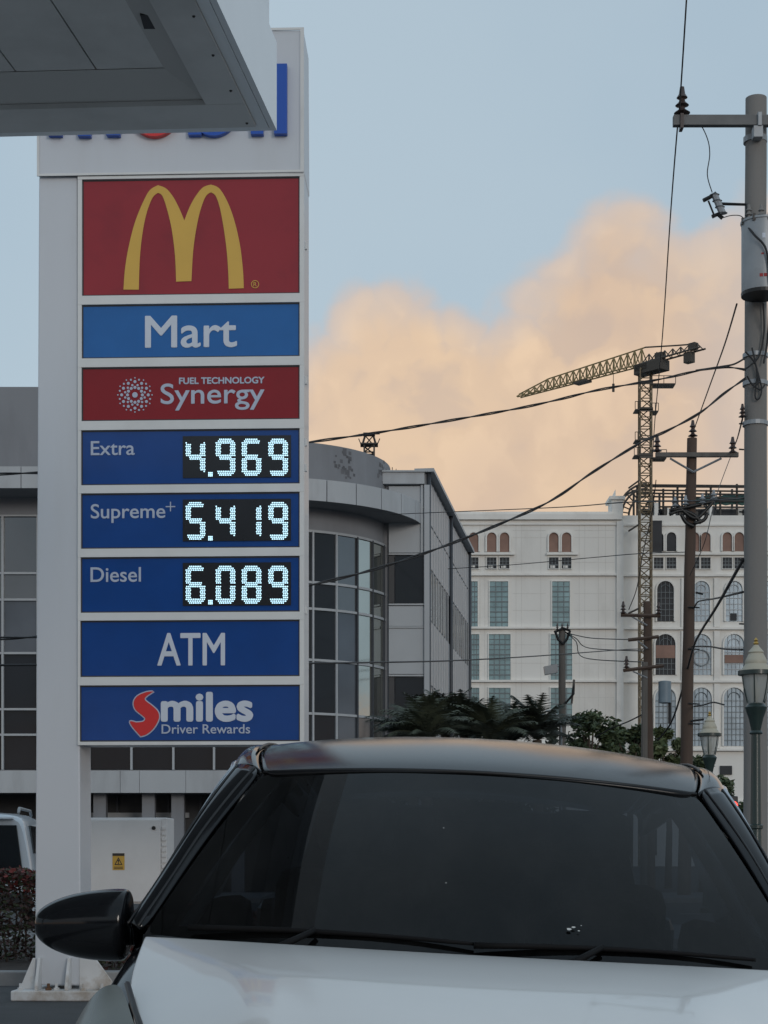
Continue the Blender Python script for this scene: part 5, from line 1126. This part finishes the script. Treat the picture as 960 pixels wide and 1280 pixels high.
for u, v, r_ in ((.29, .13, .007), (.305, .14, .005), (.32, .125, .003), (.33, .15, .002), (-.10, .32, .002), (.13, .045, .003), (-.13, .62, .002)):
    x, y, z = wsn(u, v, .006); sp_.add([(x + r_ * math.cos(math.pi * k / 4) * rnd.uniform(.6, 1.3), y + .5 * r_ * math.sin(math.pi * k / 4), z + .38 * r_ * math.sin(math.pi * k / 4)) for k in range(8)], [tuple(range(8))])
obj('dried_speck', sp_, drop, wsg, kind='stuff')
# interior
obj('dashboard', MB().grid([[(u * .70, .16 + .06 * u * u, .945) for u in (-1, -.5, 0, .5, 1)], [(u * .70, .45, .955) for u in (-1, -.5, 0, .5, 1)], [(u * .70, .70, .93) for u in (-1, -.5, 0, .5, 1)], [(u * .70, .78, .80) for u in (-1, -.5, 0, .5, 1)], [(u * .70, .78, .4) for u in (-1, -.5, 0, .5, 1)]]), interior, car, smooth=True)
obj('instrument_hood', MB().add(*(lambda m: (m.v, m.f))(MB().sphere((.35, .52, .955), .15, 16, .42))), trimblack, car, smooth=True)
sw = MB(); cc = Vector((.35, .92, .93)); e1 = Vector((1, 0, 0)); e2 = Vector((0, .35, .94)).normalized(); sw.tube([cc + (e1 * math.cos(2 * math.pi * k / 24) + e2 * math.sin(2 * math.pi * k / 24)) * .185 for k in range(25)], .016, 8); sw.tube([cc - e1 * .17, cc, cc + e1 * .17], .02, 6); sw.tube([cc, cc - e2 * .17], .02, 6)
obj('steering_wheel', sw, interior, car, smooth=True)
seatm = mat('seat_fabric', (.045, .047, .052), .9, bump=.3)
for s_ in (-1, 1):
    sx_ = s_ * .36
    se = obj('seat', MB().box(sx_ - .24, sx_ + .24, 1.35, 1.50, .5, 1.12), seatm, car, bevel=.06); obj('headrest', MB().box(sx_ - .13, sx_ + .13, 1.42, 1.52, 1.17, 1.34), seatm, se, bevel=.045)
    obj('pillar_lining', MB().tube(cr([(s_ * (x - .075), y + .06, z - .015) for y, x, z in WS], 4), .018, 8), inter2, car, smooth=True)
obj('rear_seat', MB().box(-.62, .62, 2.1, 2.25, .5, 1.05), seatm, car, bevel=.06)
obj('rear_view_mirror', MB().box(-.12, .12, .74, .77, 1.27, 1.33), interior, car, bevel=.015)
obj('floor_pan', MB().box(-.80, .80, -.55, 2.7, .2, .32), trimblack, car)
obj('bulkhead', MB().box(-.72, .72, .08, .12, .3, .91), trimblack, car)
obj('tailgate', MB().add([(-.56, 2.56, 1.36), (.56, 2.56, 1.36), (.68, 2.85, 1.0), (-.68, 2.85, 1.0)], [(0, 1, 2, 3)]), windg, car, solid=.01)
obj('rear_panel', MB().box(-.80, .80, 2.70, 2.90, .3, 1.0), carblack, car, bevel=.06)
# nose
def nose(z, r0=0):
    return [(.86 * u, -1.04 + .30 * abs(u) ** 2.6 + r0, z - .0) for u in [-1 + i / 10 for i in range(21)]]
obj('front_bumper', MB().grid([[(.56 * u / 1.0, -.90 + .07 * abs(u), .665) for u in [-1 + i / 10 for i in range(21)]], [(.80 * u, -.98 + .24 * abs(u) ** 2.4, .60) for u in [-1 + i / 10 for i in range(21)]], nose(.48), nose(.33, .01), nose(.22, .06)]), carwhite, car, smooth=True, sub=2)
gr = obj('grille', MB().add([(x, y - .012, z) for x, y, z in ([(.42 * u, -1.03 + .03 * abs(u), .52) for u in (-1, -.5, 0, .5, 1)] + [(.50 * u, -1.03 + .05 * abs(u), .30) for u in (-1, -.5, 0, .5, 1)])], [(i, i + 1, i + 6, i + 5) for i in range(4)]), trimblack, car, solid=.02)
for k in range(4): obj('grille_bar', MB().tube([(-.43 - k * .012, -1.04, .49 - k * .05), (0, -1.065, .49 - k * .05), (.43 + k * .012, -1.04, .49 - k * .05)], .008, 5), chrome, gr)
obj('number_plate', MB().box(-.26, .26, -1.085, -1.07, .36, .47), white, car, bevel=.004)
# door mirrors
for s_ in (-1, 1):
    prof = [(0.0, .030), (.010, .048), (.04, .072), (.09, .093), (.15, .104), (.205, .107), (.226, .105), (.232, .085)]
    mb = MB(); rws = []
    tipx = 1.098
    for k, (d, h_) in enumerate(prof):
        x = tipx - d; n_ = 14; ring = []
        for j in range(n_):
            an = 2 * math.pi * j / n_; cz = math.sin(an); cy = math.cos(an)
            zz = (h_ * .82 if cz > 0 else h_ * .95) * cz * (abs(cz) ** -.18 if abs(cz) > .01 else 1); yy = .085 * (h_ / .094) ** .7 * cy
            ring.append((s_ * x, .42 + yy - .02 * (1 - d * 3), (.955 + .012 * d / .2) + zz))
        rws.append(ring if s_ > 0 else ring[::-1])
    rws = [r_ + [r_[0]] for r_ in rws]; mb.grid(rws); n0 = len(mb.v); mb.f.append(tuple(range(14))[::-1]); b0 = 15 * (len(prof) - 1); mb.f.append(tuple(b0 + j for j in range(14)))
    mr_ = obj('door_mirror', mb, carblack, car, smooth=True, sub=2)
    obj('mirror_foot', MB().tube([(s_ * .835, .50, .935), (s_ * .86, .46, .935), (s_ * .92, .43, .94)], [.035, .028, .03], 10), trimblack, mr_, smooth=True)
    obj('mirror_glass', MB().prism([(s_ * .895, .885), (s_ * 1.03, .895), (s_ * 1.06, .95), (s_ * 1.04, 1.0), (s_ * .895, 1.03)], .505, .51), chrome, mr_)

# ------------------------------------------------------------------ station shop behind the viewer, seen only as a reflection in the sign and glass
sh = thing('station_shop', 'low white fuel station shop with glass front, behind the viewer', 'shop', (-1, -24, 0), R(180))
obj('wall', MB().box(-9, 9, .3, 8, 0, 3.6), fascia, sh); obj('roof_band', MB().box(-9.3, 9.3, -.6, 8.2, 3.62, 4.7), fascia, sh, bevel=.03)
for k in range(9):
    if k == 4: obj('door', MB().box(-.95, .95, .2, .29, .05, 2.6), gl_mid, sh)
    else: obj('shop_window', MB().box(-8.8 + k * 1.96, -8.8 + k * 1.96 + 1.85, .22, .29, .5, 3.1), gl_mid, sh)
